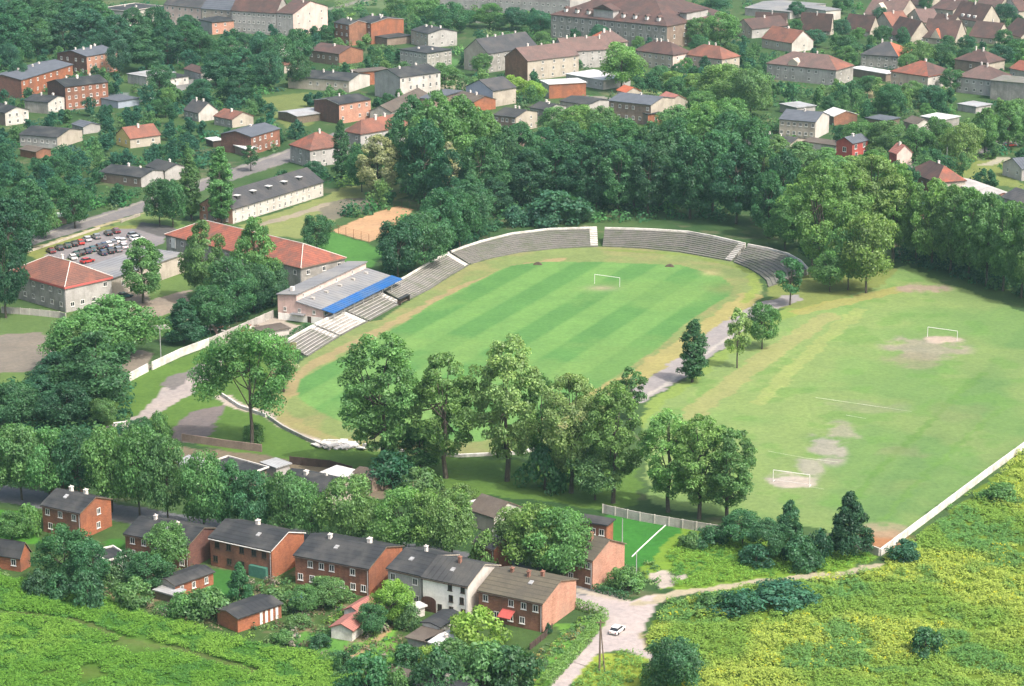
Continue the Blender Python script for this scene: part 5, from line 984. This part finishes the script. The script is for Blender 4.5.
trees('in the gardens between the brick shed and the red shed roofs', g, [(208,618,588,48,'mid','bush'),(184,616,592,34,'mid','bush'),(240,602,560,28,'deep','cone'),(328,606,578,44,'mid','broad'),(304,612,586,34,'mid','broad'),(276,610,588,30,'mid','bush'),(298,628,614,26,'mid','bush'),(320,648,634,24,'deep','bush'),(284,642,630,24,'mid','bush'),(392,624,582,42,'bright','broad'),(371,635,604,32,'deep','broad'),(408,628,604,26,'mid','bush'),(396,614,580,30,'bright','bush')])
trees('in the gardens below the white house and the beige roof', g, [(478,648,608,56,'bright','bush'),(452,672,640,50,'mid','bush'),(484,686,642,62,'mid','bush'),(512,690,646,52,'deep','bush'),(436,694,650,50,'deep','bush'),(406,668,644,30,'deep','bush'),(430,662,646,30,'bright','bush'),(366,692,654,50,'deep','bush'),(344,672,652,22,'deep','bush'),(396,694,668,30,'mid','bush'),(548,634,622,9,'dark','cone'),(628,590,568,34,'mid','bush'),(616,586,568,22,'mid','bush')])
g = 'shrubs by the meadow and the fields'
trees('at the lower corner of the training field', g, [(848,557,489,50,'dark','cone'),(789,556,498,40,'deep','cone'),(768,560,520,40,'deep','broad'),(742,546,510,44,'deep','broad'),(712,546,526,34,'deep','bush'),(756,566,544,32,'teal','bush'),(800,568,536,40,'deep','bush'),(818,562,530,30,'dark','bush'),(692,548,532,24,'mid','bush')])
trees('in the right meadow', g, [(925,656,627,34,'deep','bush'),(676,694,636,58,'deep','broad'),(655,690,660,30,'mid','bush'),(784,604,582,64,'teal','bush'),(740,612,590,50,'teal','bush'),(712,608,592,40,'mid','bush'),(905,560,540,34,'teal','bush'),(1000,500,484,40,'mid','bush')])
g = 'big trees among the northern houses'
trees('beside the white roofed works building', g, [(621,91,45,42,'fresh','broad')])
trees('in front of the cream gabled house', g, [(482,76,54,20,'mid','broad'),(514,100,76,26,'bright','broad'),(534,102,82,24,'bright','broad'),(502,96,78,20,'fresh','broad')])
trees('on the back street verge', g, [(75,228,186,36,'deep','broad'),(251,171,146,18,'deep','young'),(46,238,204,28,'mid','broad')])
trees('below the two villas', g, [(672,90,72,24,'fresh','broad'),(694,92,74,26,'fresh','broad'),(686,72,58,16,'mid','broad'),(704,78,56,13,'teal','column'),(722,110,66,52,'fresh','broad'),(750,118,70,46,'mid','broad'),(700,116,92,32,'mid','broad')])
trees('between the estate houses', g, [(795,36,20,16,'deep','broad'),(842,38,20,18,'teal','broad'),(882,44,26,18,'deep','broad'),(858,42,28,14,'mid','broad'),(815,47,30,22,'teal','broad'),(776,44,28,18,'mid','broad'),(918,68,42,32,'mid','broad'),(940,66,44,28,'deep','broad'),(1000,68,46,30,'teal','broad'),(1018,60,40,28,'deep','broad'),(968,68,48,24,'deep','broad'),(902,48,28,14,'teal','broad'),(966,52,36,18,'teal','broad'),(1004,48,30,18,'deep','broad'),(948,50,36,14,'deep','broad'),(880,26,8,16,'teal','broad'),(926,12,-4,16,'deep','broad'),(1004,22,4,24,'teal','broad'),(842,14,-4,22,'deep','broad'),(796,18,2,18,'teal','broad'),(846,64,46,20,'mid','broad'),(906,72,54,18,'mid','broad'),(950,92,70,24,'deep','broad'),(868,96,76,26,'deep','broad'),(890,104,84,24,'deep','broad'),(912,102,82,26,'mid','broad'),(930,108,86,26,'teal','broad')])
trees('along the eastern street', g, [(886,156,122,40,'mid','broad'),(862,152,122,36,'mid','broad'),(916,162,126,32,'mid','broad'),(962,168,124,38,'fresh','broad'),(984,156,108,30,'mid','oak'),(1008,150,102,36,'mid','oak'),(936,160,118,30,'mid','broad'),(1018,130,100,30,'mid','broad')])
# --- the rest of the town's trees, dropped where gardens are: not in rooms, roads or lawns, and not hiding the house fronts
OPEN = [pp(q) for q in ([(140,222),(150,186),(290,146),(350,136),(345,168),(240,208)], [(320,225),(340,190),(345,205)], BACKROAD, CARPARK, COURT, [(226,230),(240,216),(326,188),(345,186),(400,184),(405,196),(345,216),(370,244),(300,250)], [(415,52),(440,50),(462,62),(470,88),(425,92),(415,70)], [(255,95),(300,90),(312,112),(290,128),(262,120)], [(858,86),(902,84),(900,98),(868,100)], [(945,168),(1000,160),(1030,190),(952,178)], OVAL_PX, [(90,226),(160,206),(240,200),(240,250),(100,300),(30,262)])]
def clear_of(p, margin):
    for f in FOOT:
        cx = sum(q[0] for q in f) / 4; cy = sum(q[1] for q in f) / 4
        if abs(p.x - cx) + abs(p.y - cy) > 140: continue
        g_ = []
        for q in f:
            d = math.hypot(q[0] - cx, q[1] - cy); k = 1 + margin * 1.3 / d; g_.append((cx + (q[0] - cx) * k, cy + (q[1] - cy) * k))
        if inpoly(np.array([p.x]), np.array([p.y]), g_)[0]: return False
    return True
def is_open(p): return any(inpoly(np.array([p.x]), np.array([p.y]), q)[0] for q in OPEN)
def hides(u, vb, vt, w, lim=.5):
    for (a, b, t, e) in FACADE:
        if vb < e - 3: continue
        ov = min(u + w / 2, b) - max(u - w / 2, a)
        if ov <= .18 * min(w, b - a): continue
        if vt < t + lim * (e - t): return True
    return False
def town_tone(u, v):
    if u < 330: return TR.choice(['teal', 'deep', 'deep', 'mid', 'teal'])
    if v < 90 and u > 600: return TR.choice(['deep', 'teal', 'mid', 'mid'])
    return TR.choice(['deep', 'mid', 'mid', 'fresh', 'deep'])
def spot(u, v, big):
    h = TR.uniform(9, 15) if big else TR.uniform(5, 9); s = S(v)
    return v - h * s * .95, h * TR.uniform(.75, 1.05) * s
count = 0; tries = 0; taken = [(t['u'], t['vb']) for t in TREES]
# the big dark park in the upper left first
for (u, vb, vt, w) in [(8,26,-8,34),(34,24,-10,36),(62,22,-10,34),(88,20,-12,34),(20,42,2,40),(48,40,0,40),(76,38,-2,40),(102,44,6,34),(10,60,16,40),(38,56,18,36),(64,52,14,40),(92,52,10,38),(118,60,16,38),(134,50,8,34),(146,72,30,40),(168,64,22,38),(186,58,22,36),(120,76,40,26),(156,46,8,30),(200,62,30,28),(228,72,38,32),(216,86,52,36),(244,84,48,36),(262,70,34,28),(280,72,36,32),(298,66,30,30),(270,90,52,30),(300,88,56,24),(240,104,70,34),(160,96,66,28),(20,92,62,22),(8,70,44,24)]:
    tree(u, vb, vt, w, TR.choice(['teal', 'deep', 'dark', 'deep']), 'oak' if w > 33 else 'broad', 'in the dark western parkland', 'trees of the western parkland')
for (u, vb, vt, w) in [(405,44,8,36),(428,26,-2,34),(452,34,4,36),(470,26,0,32),(490,28,4,30),(400,20,-6,30),(516,30,8,28),(540,34,12,28),(600,46,26,24),(626,48,30,22),(655,46,28,22),(700,40,12,32),(720,46,14,36),(745,56,24,36),(716,26,-2,34),(738,20,-8,36),(760,60,34,30),(700,56,36,24),(780,58,34,26),(800,54,32,26),(820,58,36,26),(846,60,36,26)]:
    if not hides(u, vb, vt, w, .35): tree(u, vb, vt, w, TR.choice(['teal', 'deep', 'mid']), 'broad', 'in the northern belt of trees', 'trees of the northern belt')
cand = []
while len(TREES) < 372 and tries < 26000:
    tries += 1; u = TR.uniform(-15, 1040); v = TR.uniform(24, 250 if u < 150 else 205); p = P(u, v)
    vt, w = spot(u, v, TR.random() < .55)
    if any(abs(u - a) < w * .5 and abs(v - b) < 9 for a, b in taken): continue
    if is_open(p) or not clear_of(p, w / S(v) * .3) or hides(u, v, vt, w, .3 if v < 75 else .45): continue
    if 395 < u < 800 and v > 112: continue
    taken.append((u, v)); tree(u, v, vt, w, town_tone(u, v), 'broad' if (v - vt) / S(v) < 12 else 'oak')
mass = []; tries = 0
while len(mass) < 420 and tries < 30000:
    tries += 1; u = TR.uniform(-15, 1040); v = TR.uniform(20, 255 if u < 150 else 212); p = P(u, v)
    h_ = TR.uniform(5, 9.5); s_ = S(v); vt, w = v - h_ * s_ * .95, h_ * TR.uniform(.75, 1.05) * s_
    if any(abs(u - a) < w * .42 and abs(v - b) < 6 for a, b in taken): continue
    if is_open(p) or not clear_of(p, w / s_ * .3) or hides(u, v, vt, w, .4): continue
    if 395 < u < 800 and v > 112: continue
    taken.append((u, v)); mass.append((p, h_, w / s_, town_tone(u, v)))
# --- descriptions: look, then the nearest landmark, then the order among those alike
from collections import defaultdict
bucket = defaultdict(list)
SIZEW = lambda t: ('large ' if (t['vb'] - t['vt']) / S(t['vb']) > 15 else 'small ' if (t['vb'] - t['vt']) / S(t['vb']) < 7.5 else '')
def relate(t):
    best = min(MARKS, key=lambda m: math.hypot(m[1] - t['u'], (m[2] - t['vb']) * 1.8)); dx = t['u'] - best[1]; dy = (t['vb'] - best[2]) * 1.8
    rel = ('right of' if dx > 0 else 'left of') if abs(dx) > abs(dy) else ('in front of' if dy > 0 else 'behind')
    return rel + ' the ' + best[0] if not best[0].startswith('the ') else rel + ' ' + best[0]
for t in TREES:
    noun = 'bush' if t['kind'] == 'bush' else 'shrub tree' if t['kind'] == 'young' else 'tree'
    kw = '' if t['kind'] == 'bush' else KWORD[t['kind']] + ' '
    t['look'] = (SIZEW(t) + TWORD[t['tone']] + ' ' + kw + noun).strip()
    t['where'] = t['place'] or relate(t); bucket[(t['look'], t['where'])].append(t)
ORD = ['first','second','third','fourth','fifth','sixth','seventh','eighth','ninth','tenth','eleventh','twelfth','thirteenth','fourteenth','fifteenth','sixteenth']
for (look, where), L_ in bucket.items():
    L_.sort(key=lambda t: t['u']); n = len(L_)
    for i, t in enumerate(L_):
        if n == 1: lab = look + ' ' + where
        elif n == 2: lab = ('left' if i == 0 else 'right') + ' one of two: ' + look + ' ' + where
        elif i == 0: lab = 'leftmost ' + look + ' ' + where
        elif i == n - 1: lab = 'rightmost ' + look + ' ' + where
        else: lab = look + ' ' + where + ', ' + ORD[i] + ' from left'
        wd = lab.split()
        if len(wd) > 16: lab = ' '.join([w_ for w_ in wd if w_ not in ('very', 'crowned', 'the', 'of', 'airy', 'dense', 'with')][:16])
        tag(t['o'], lab, 'bush' if t['kind'] == 'bush' else 'tree', t['group'])

# ------------------------------------------------------------------ undergrowth and gardens nobody could count
def shrub_mass(name, label, spots, nl, lsz, tones, grp=None):
    r = np.random.default_rng(len(spots)); Vs, Fs, Ts, Ws = [], [], [], []; off = 0; cols = []
    for (p, rad, hh, col) in spots:
        m = max(10, int(nl * rad * hh)); d = r.normal(size=(m, 3)); d /= np.linalg.norm(d, axis=1, keepdims=True); d[:, 2] = np.abs(d[:, 2])
        lob = 1 + .3 * np.sin(3 * np.arctan2(d[:, 1], d[:, 0]) + rad * 9)
        c = np.array(p) + d * np.array([rad, rad, hh]) * ((.6 + .45 * r.random(m)) * lob)[:, None]
        V, F = leaves(c, d + np.array([0,0,.4]) + r.normal(size=(m,3)) * .5, lsz * (.6 + .8 * r.random(m)), r)
        Vs.append(V); Fs.append(F + off); off += len(V); cols.append(np.repeat(np.array(col)[None, :] * (1 + .45 * (r.random((m, 1)) - .5)) * (1 + .25 * (r.random() - .5)), 4, 0))
    me = np_mesh(name, np.concatenate(Vs), np.concatenate(Fs), [M['weed']], {'albedo': np.clip(np.concatenate(cols), 0, .9)})
    return tag(link(name, me), label, None, grp, 'stuff')
mr = np.random.default_rng(77); Vs, Fs, Cs, off = [], [], [], 0
for (p, h_, w_, tn) in mass:
    nb = 11
    for k in range(nb):
        a = mr.random() * 6.283; tt = (k + .5) / nb; e = math.sin(math.pi * min(1, tt * .85 + .12)) ** .7; rr = w_ * .36 * e * math.sqrt(mr.random())
        c0 = np.array((p.x + rr * math.cos(a), p.y + rr * math.sin(a), h_ * (.2 + .68 * tt))); m = 75
        d = mr.normal(size=(m, 3)); d /= np.linalg.norm(d, axis=1, keepdims=True); rad = w_ * .2 * (.6 + .4 * e)
        V, F = leaves(c0 + d * rad * (.5 + .55 * mr.random((m, 1))), d + np.array([0, 0, .45]) + mr.normal(size=(m, 3)) * .6, .34 * (.6 + .8 * mr.random(m)), mr)
        Vs.append(V); Fs.append(F + off); off += len(V); Cs.append(np.repeat(np.array(TONES[tn])[None, :] * (1 + .3 * (mr.random() - .5)) * (1 + .5 * (mr.random((m, 1)) - .5)), 4, 0))
me = np_mesh('distant_trees', np.concatenate(Vs), np.concatenate(Fs), [M['weed']], {'albedo': np.concatenate(Cs)})
tag(link('distant_trees', me), 'smaller trees crowding the far town gardens', None, None, 'stuff')
spots = []; tries = 0
while len(spots) < 1500 and tries < 40000:
    tries += 1; u = TR.uniform(-20, 1044); v = TR.uniform(4, 255 if u < 150 else 222); p = P(u, v); hh = TR.uniform(1.6, 4.2); rad = TR.uniform(1.6, 4.0); s = S(v)
    if is_open(p) or not clear_of(p, rad * .8) or hides(u, v, v - hh * 1.2 * s, rad * 2 * s, .6): continue
    spots.append((p, rad, hh, [c * TR.uniform(.8, 1.2) for c in TONES[town_tone(u, v)]]))
shrub_mass('garden_shrubbery', 'low dark shrubbery filling the town gardens', spots, 7, .55, None)
spots = []
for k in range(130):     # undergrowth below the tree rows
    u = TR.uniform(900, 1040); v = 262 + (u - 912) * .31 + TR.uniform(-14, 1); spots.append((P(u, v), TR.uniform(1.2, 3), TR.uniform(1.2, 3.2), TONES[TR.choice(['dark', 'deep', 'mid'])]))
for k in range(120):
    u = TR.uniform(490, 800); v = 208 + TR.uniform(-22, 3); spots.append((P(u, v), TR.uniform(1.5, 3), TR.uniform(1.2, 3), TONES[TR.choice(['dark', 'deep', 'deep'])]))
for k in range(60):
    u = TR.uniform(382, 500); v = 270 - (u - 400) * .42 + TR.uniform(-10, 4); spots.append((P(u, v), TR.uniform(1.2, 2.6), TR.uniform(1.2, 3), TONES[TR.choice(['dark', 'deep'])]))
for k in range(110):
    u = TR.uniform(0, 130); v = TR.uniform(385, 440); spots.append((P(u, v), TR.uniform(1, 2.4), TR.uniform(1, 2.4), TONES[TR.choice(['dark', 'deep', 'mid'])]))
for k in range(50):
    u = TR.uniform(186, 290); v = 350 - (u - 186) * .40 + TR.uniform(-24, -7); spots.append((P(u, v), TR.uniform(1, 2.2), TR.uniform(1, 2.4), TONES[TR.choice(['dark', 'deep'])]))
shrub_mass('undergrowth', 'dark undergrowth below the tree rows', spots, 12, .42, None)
spots = []; tries = 0
GARD = pp([(-10,578),(40,578),(80,560),(130,565),(210,560),(300,585),(380,605),(400,640),(390,690),(345,690),(320,654),(190,624),(60,588),(0,575)])
NOG = [pp(q) for q in ([(300,632),(345,640),(352,652),(318,652)],[(352,640),(372,640),(425,612),(412,606),(388,640)],[(195,568),(245,572),(240,598),(205,592)])]
while len(spots) < 420 and tries < 20000:
    tries += 1; u = TR.uniform(-10, 420); v = TR.uniform(540, 690); p = P(u, v)
    if not inpoly(np.array([p.x]), np.array([p.y]), GARD)[0] or any(inpoly(np.array([p.x]), np.array([p.y]), q)[0] for q in NOG) or not clear_of(p, 1.2) or hides(u, v, v - 9, 10, .6): continue
    spots.append((p, TR.uniform(.4, 1.3), TR.uniform(.4, 1.5), TR.choice([TONES['deep'], TONES['mid'], TONES['fresh'], TONES['bright'], TONES['light'], (.2,.17,.11), TONES['mid'], (.30,.27,.22)])))
for k in range(110):
    a, b = TR.random(), TR.random(); u = 528 + 66 * a + (1 - b) * -2; v = 676 - 62 * a + (b - .5) * 26 * (1.15 - a)
    spots.append((P(u, v), TR.uniform(.3, .9), TR.uniform(.3, .9), TR.choice([TONES['fresh'], TONES['bright'], TONES['mid'], (.15,.22,.12), (.28,.26,.1)])))
for k in range(40):
    u = TR.uniform(600, 660); v = TR.uniform(562, 590); spots.append((P(u, v), TR.uniform(.3, .9), TR.uniform(.3, .9), TR.choice([TONES['fresh'], TONES['light'], TONES['mid']])))
shrub_mass('garden_plants', 'vegetable beds and low shrubs in the terrace gardens', spots, 40, .22, None)
# ------------------------------------------------------------------ meadow weeds
def weed_field(name, label, poly, dens, seed, left):
    q = pp(poly); r = np.random.default_rng(seed); xs = [p.x for p in q]; ys = [p.y for p in q]
    area = (max(xs) - min(xs)) * (max(ys) - min(ys)); n = int(area * dens)
    x = r.uniform(min(xs), max(xs), n); y = r.uniform(min(ys), max(ys), n)
    jx = x + (fbm(x, y, 4, 5) - .5) * 4; jy = y + (fbm(x, y, 4, 6) - .5) * 4
    ok = inpoly(jx, jy, q)
    for pl, w in (([(640,606),(665,596),(700,591),(760,581),(840,574),(880,564)], 2.4), ([(880,560),(940,520),(1024,462)], 1.2), ([(0,612),(70,620),(130,640),(180,650),(256,672)], 1.8)):
        ok &= ~pline(x, y, pl, w)
    ok &= ~inpoly(x, y, pp(JUNCTION))
    clump = fbm(x, y, 3.0, seed + 3, 3); big = fbm(x, y, 16, seed + 9, 3); ok &= (clump > .27 + (.1 if left else 0) * (blob(x, y, 140, 645, 45, 9) + blob(x, y, 75, 672, 40, 9)) * 3)
    x, y, clump, big = x[ok], y[ok], clump[ok], big[ok]; n = len(x)
    if left: hgt = .3 + .6 * np.clip((clump - .3) / .3, 0, 1)
    else: hgt = .35 + 1.0 * np.clip((clump - .3) / .34, 0, 1)
    k = 9; xx = np.repeat(x, k); yy = np.repeat(y, k); hh = np.repeat(hgt, k); m = n * k
    a = r.random(m) * 6.283; rr = .55 * np.sqrt(r.random(m)); zz = hh * (.35 + .65 * r.random(m))
    c = np.stack([xx + rr * .8 * np.cos(a), yy + rr * np.sin(a), zz], 1)
    nrm = np.stack([np.cos(a) * .5, np.sin(a) * .5, np.full(m, 1.7)], 1) + r.normal(size=(m, 3)) * .45
    V, F = leaves(c, nrm, (.15 if left else .18) * (.6 + .8 * r.random(m)), r)
    if left:
        A, B, D = np.array((.155,.325,.055)), np.array((.205,.375,.068)), np.array((.105,.255,.060))
        f1 = np.clip((big - .42) / .2, 0, 1)[:, None]; col = A * (1 - f1) + B * f1; f2 = np.clip((.46 - clump) / .1, 0, 1)[:, None]; col = col * (1 - f2) + D * f2
    else:
        A, B, D = np.array((.215,.355,.075)), np.array((.36,.455,.10)), np.array((.135,.295,.095))
        b2 = fbm(x, y, 9, seed + 21, 3); east = np.clip((x - P(760, 600).x) / 40, 0, 1) * .10
        f1 = np.clip((big + east - .46) / .16, 0, 1)[:, None]; col = A * (1 - f1) + B * f1; f2 = np.clip((b2 - .56) / .08, 0, 1)[:, None] * .85; col = col * (1 - f2) + D * f2
    if not left:
        fl = (r.random(n) < .05 * np.clip((big - .45) / .1, 0, 1))[:, None]; col = np.where(fl, np.array((.50,.50,.05)), col)
    col = np.repeat(col, k, 0) * (1 + .4 * (r.random((m, 1)) - .5)) * (.78 + .4 * (zz / np.maximum(hh, .1)))[:, None] ** 0
    me = np_mesh(name, V, F, [M['weed']], {'albedo': np.clip(np.repeat(col, 4, 0), 0, .8)})
    tag(link(name, me), label, None, None, 'stuff')
weed_field('meadow_weeds', 'tall bright green weeds of the lower left meadow', MEADOW_L, 7.5, 101, True)
weed_field('meadow_weeds', 'yellow flowering weeds of the lower right meadow', MEADOW_R, 4.4, 202, False)
weed_field('meadow_weeds', 'weeds between the panel wall and the footpath', [(668,560),(690,532),(735,540),(790,552),(870,556),(878,562),(840,572),(760,578),(700,588),(672,586)], 3.5, 303, True)
weed_field('meadow_weeds', 'yellow weeds on the small island in the junction', [(578,684),(603,657),(622,653),(639,660),(650,674),(650,700),(572,700)], 2.4, 404, False)

# ------------------------------------------------------------------ clipped hedges
def hedge(label, px, w, h, tone, grp='clipped hedges'):
    r = np.random.default_rng(int(px[0][0])); Vs, Fs, off, T = [], [], 0, []
    q = [P(u, v) for u, v in px]
    for a, b in zip(q[:-1], q[1:]):
        d = b - a; L = d.length; n = int(L * (w + 2 * h) * 22); t = r.random(n); f = Vector((-d.y, d.x, 0)).normalized()
        s = r.random(n) * (w + 2 * h); side = np.where(s < h, -w/2, np.where(s > h + w, w/2, s - h - w/2)); z = np.where(s < h, s, np.where(s > h + w, s - h - w, h))
        bump = (fbm(t * L, side * 0 + 3.3, 1.5, 7, 2) - .5) * .3
        c = np.stack([a.x + d.x * t + f.x * side, a.y + d.y * t + f.y * side, z + bump * (z >= h)], 1) + r.normal(size=(n, 3)) * .07
        nr = np.stack([f.x * np.sign(side) * (z < h), f.y * np.sign(side) * (z < h), (z >= h) * 1.0 + .25], 1) + r.normal(size=(n, 3)) * .4
        V, F = leaves(c, nr, .17 * (.6 + .8 * r.random(n)), r); Vs.append(V); Fs.append(F + off); off += len(V); T.append(1 + .5 * (r.random(n) - .5))
    T = np.repeat(np.concatenate(T), 4)
    me = np_mesh('hedge', np.concatenate(Vs) - np.array(q[0]), np.concatenate(Fs), [M['leaf']], {'tone': T, 'warm': T * 0 + .2})
    o = link('hedge', me, None, q[0]); o.color = (*TONES[tone], 1); return tag(o, label, 'hedge', grp)
hedge('green clipped hedge round the corner garden by the junction', [(574,606.5),(592,612),(604,617.5),(585,643),(562,668),(545,687)], 1.6, 1.3, 'fresh')
hedge('dark low hedge along the pink gabled corner house', [(594,590),(612,595),(630,600)], 1.2, 1.0, 'deep')
hedge('thin hedge along the lower yard of the pink stand', [(284,340),(298,331),(308,326)], .9, .8, 'deep')
hedge('dark hedge line along the far side of the back street', [(95,208),(120,199),(140,192)], 2.0, 1.6, 'deep')

# ------------------------------------------------------------------ cars
def car_parts():
    b = MB(); W = .8
    b.extrude([(-1.95,-W,.28),(1.95,-W,.28),(2.02,-W,.45),(2.0,-W,.62),(1.15,-W,.86),(-1.55,-W,.92),(-2.0,-W,.84),(-2.05,-W,.5)], (0, 2*W, 0))
    y = W * .84; b.extrude([(-1.3,-y,1.34),(.25,-y,1.36),(.2,-y,1.42),(-1.2,-y,1.41)], (0, 2*y, 0))
    for sx in (-1, 1): b.box(sx * 1.3 - .04, sx * 1.3 + .04, -W - .005, -W, .35, .8) if False else None
    g = MB(); yb, yt = W * .95, W * .84
    n = len(g.v); g.v += [(-1.78,-yb,.88),(1.02,-yb,.85),(1.02,yb,.85),(-1.78,yb,.88),(-1.3,-yt,1.345),(.25,-yt,1.365),(.25,yt,1.365),(-1.3,yt,1.345)]
    for f in ((0,1,5,4),(1,2,6,5),(2,3,7,6),(3,0,4,7),(4,5,6,7)): g.f.append(f); g.m.append(0)
    w = MB(); w.tube((0,-.1,0),(0,.1,0),.3,.3,12)
    l = MB(); l.box(-.03,.03,-.14,.14,-.07,.07)
    return b, g, w, l
cb_, cg_, cw_, cl_ = car_parts(); CARM = {k: cb_.mesh('car body', m) for k, m in CARC.items()}; CG = cg_.mesh('car glass', M['glass']); CW = cw_.mesh('car wheel', M['black'])
CLm = cl_.mesh('car lamp', M['trimred'])
def car(label, u, v, ang, color, kind='parked_car', sc=1.0, group=None):
    o = thing(kind, label, 'car', P(u, v, .02), ang, group); o.scale = (sc,) * 3
    link('body', CARM[color], o); link('windows', CG, o)
    for sx in (-1.25, 1.25):
        for sy in (-.76, .76): link('wheel', CW, o, (sx, sy, .3))
    for sy in (-.55, .55): link('tail_light', CLm, o, (-2.04, sy, .62))
    return o
CP_ANG = math.radians(118); gp = 'cars in the car park'
row1 = [('maroon',51,252.5),('black',59.3,249.5),('darkgreen',67.3,247.3),('black',74,245.6),('red',80,244),('silver',86.7,240.8),('grey',96,238.2),('black',108.3,234.8),('maroon',115.7,232.6)]
row2 = [('white',72.5,259),('darkgreen',76,256),('black',81,254.4),('darkblue',86.8,252.8),('teal',92.4,250.8),('black',99.2,248.4),('darkblue',103.6,247),('white',108.4,246),('grey',113,244.4),('white',117.4,242.2),('silver',122,242.6)]
row3 = [('darkblue',102.5,254.6),('black',110.2,252.8),('grey',117.6,251.2),('silver',123.5,248)]
for nm, row in (('back row', row1), ('middle row', row2), ('front row', row3)):
    cc = defaultdict(list)
    for c_, u, v in row: cc[c_].append((u, v))
    for c_, L_ in cc.items():
        word = dict(darkblue='dark blue', darkgreen='dark green').get(c_, c_)
        for i, (u, v) in enumerate(L_):
            o_ = '' if len(L_) == 1 else ['left ', 'right '][i] if len(L_) == 2 else ['leftmost ', 'middle ', 'rightmost '][i]
            car('%s%s car in the %s of the car park' % (o_, word, nm), u, v, CP_ANG + TR.uniform(-.06, .06), c_, group=gp)
car('red car standing alone below the middle row of the car park', 87.4, 262.5, CP_ANG - 1.2, 'red', group=gp)
car('grey car at the far right end of the car park', 134, 236.6, CP_ANG - 1.4, 'grey', group=gp); car('white car beside the grey one at the right end of the car park', 137, 240, CP_ANG - 1.4, 'white', group=gp)
car('dark teal car parked against the flat link building', 125, 297.5, math.radians(35), 'teal')
car('small white car driving through the junction', 617.5, 632, math.radians(62), 'white', 'small_car', .86)
car('small red car on the eastern street by the trees', 1010, 146.5, math.radians(10), 'red')
# ------------------------------------------------------------------ small things
o = thing('utility_pole', 'dark twin legged wooden utility pole on the junction island', 'pole', P(600, 671))
q = MB(); q.tube((-.1,0,0),(0,0,8.6),.17,.12,8); q.build('pole', M['wood'], o); q = MB(); q.tube((.7,-.2,0),(.08,0,7.2),.12,.08,8); q.build('strut', M['wood'], o); q = MB(); q.box(-.7,.7,-.06,.06,8.1,8.25); q.build('crossarm', M['wood'], o)
for (u, v, h, lab) in ((102,62,9,'pale street lamp post before the western parkland'),(178,64,10,'pale lamp post right of the pale stone outbuilding'),(951,150,9,'pale lamp post on the eastern street'),(946,172,8,'pale post beside the mixed red hipped house'),(161,360,8,'thin pole at the gap in the white wall'),(622,556,7,'thin wooden pole beside the green backyard'),(254,167,7,'lamp post on the back street by the dark red house'),(636,590,7,'thin pole by the rubble yard at the junction')):
    o = thing('lamp_post', lab, 'lamp post', P(u, v), 0, 'posts and lamps'); q = MB(); q.tube((0,0,0),(0,0,h),.11,.07,8); q.build('pole', M['steel'], o)
    if 'lamp' in lab: q = MB(); q.tube((0,0,h-.1),(.9,0,h+.1),.05,.05,6); q.box(.7,1.3,-.12,.12,h+.05,h+.2); q.build('lamp_head', M['steel'], o)
o = thing('tarp_heap', 'blue tarpaulin heap in the yard between two brick houses', 'tarpaulin', P(296, 601)); q = MB()
q.extrude([(-1.1,-1.5,0),(-.9,-1.5,.9),(-.1,-1.5,1.35),(.8,-1.5,1.0),(1.15,-1.5,0)], (.2, 3.0, -.1)); q.build('tarp', M['blue'], o)
o = thing('junk_heap', 'heap of rusty scrap and boards in the stand yard', 'scrap heap', P(240, 332)); q = MB()
for k in range(34):
    p = Vector((RNG.normal() * 4.2, RNG.normal() * 1.6, .2 + RNG.random() * .7)); d = Vector((RNG.normal(), RNG.normal(), RNG.normal() * .3)).normalized() * (.5 + RNG.random()); n = d.cross(Vector((0,0,1))).normalized() * (.15 + RNG.random() * .4)
    q.extrude([p - d - n, p + d - n, p + d + n, p - d + n], (0, 0, .12), k % 3)
q.build('scrap', [M['darkwood'], M['tile_red'], M['chim']], o)
for (u, v, lab) in ((121,569,'pale car wreck part under the garden bushes, upper one'),(100,585,'pale wrecked car body among the left garden bushes'),(114,589,'white wrecked car body at the meadow edge')):
    car(lab, u, v, RNG.random() * 3, 'silver' if u != 114 else 'white', 'wrecked_car', .75, 'wrecked cars in the gardens')
o = thing('concrete_slab', 'pale concrete barrier slab on the lawn below the link building', 'slab', P(160, 329), .3); q = MB(); q.box(-2.4,2.4,-.4,.4,0,.9); q.build('slab', M['concrete'], o)
o = thing('gate_pier', 'small white gate pier beside the gravel drive bend', 'gate pier', P(120, 430), .4); q = MB(); q.box(-1.2,1.2,-.25,.25,0,1.6); q.box(-1.3,1.3,-.32,.32,1.6,1.72); q.build('pier', M['whitewash'], o)

for (u0, v0, u1, v1, lab) in ((311,643,319,636,'pale timber boards lying in the garden by the red sheds'),(290,640,298,634,'grey plank edging of a vegetable bed'),(262,612,274,607,'pale plank edging beside the white door shed')):
    a, b = P(u0, v0), P(u1, v1); d = b - a; o = thing('timber_boards', lab, 'timber', a); q = MB(); n = Vector((-d.y, d.x, 0)).normalized() * .14
    q.extrude([-n, d - n, d + n, n], (0, 0, .22)); q.build('board', M['midconcrete'], o)
# ------------------------------------------------------------------ the air
HAZE = 0.00006
if HAZE:
    hm = bpy.data.materials.new('summer haze'); hm.use_nodes = True; t = hm.node_tree; t.nodes.clear()
    out = N(t, 'ShaderNodeOutputMaterial'); pv = N(t, 'ShaderNodeVolumePrincipled'); pv.inputs['Density'].default_value = HAZE; pv.inputs['Color'].default_value = (.55,.88,.95,1); pv.inputs['Anisotropy'].default_value = .2
    t.links.new(pv.outputs[0], out.inputs['Volume'])
    q = MB(); q.box(-2700,2700,-350,3100,-1,156); tag(q.build('haze', hm), 'thin summer haze', None, None, 'stuff')
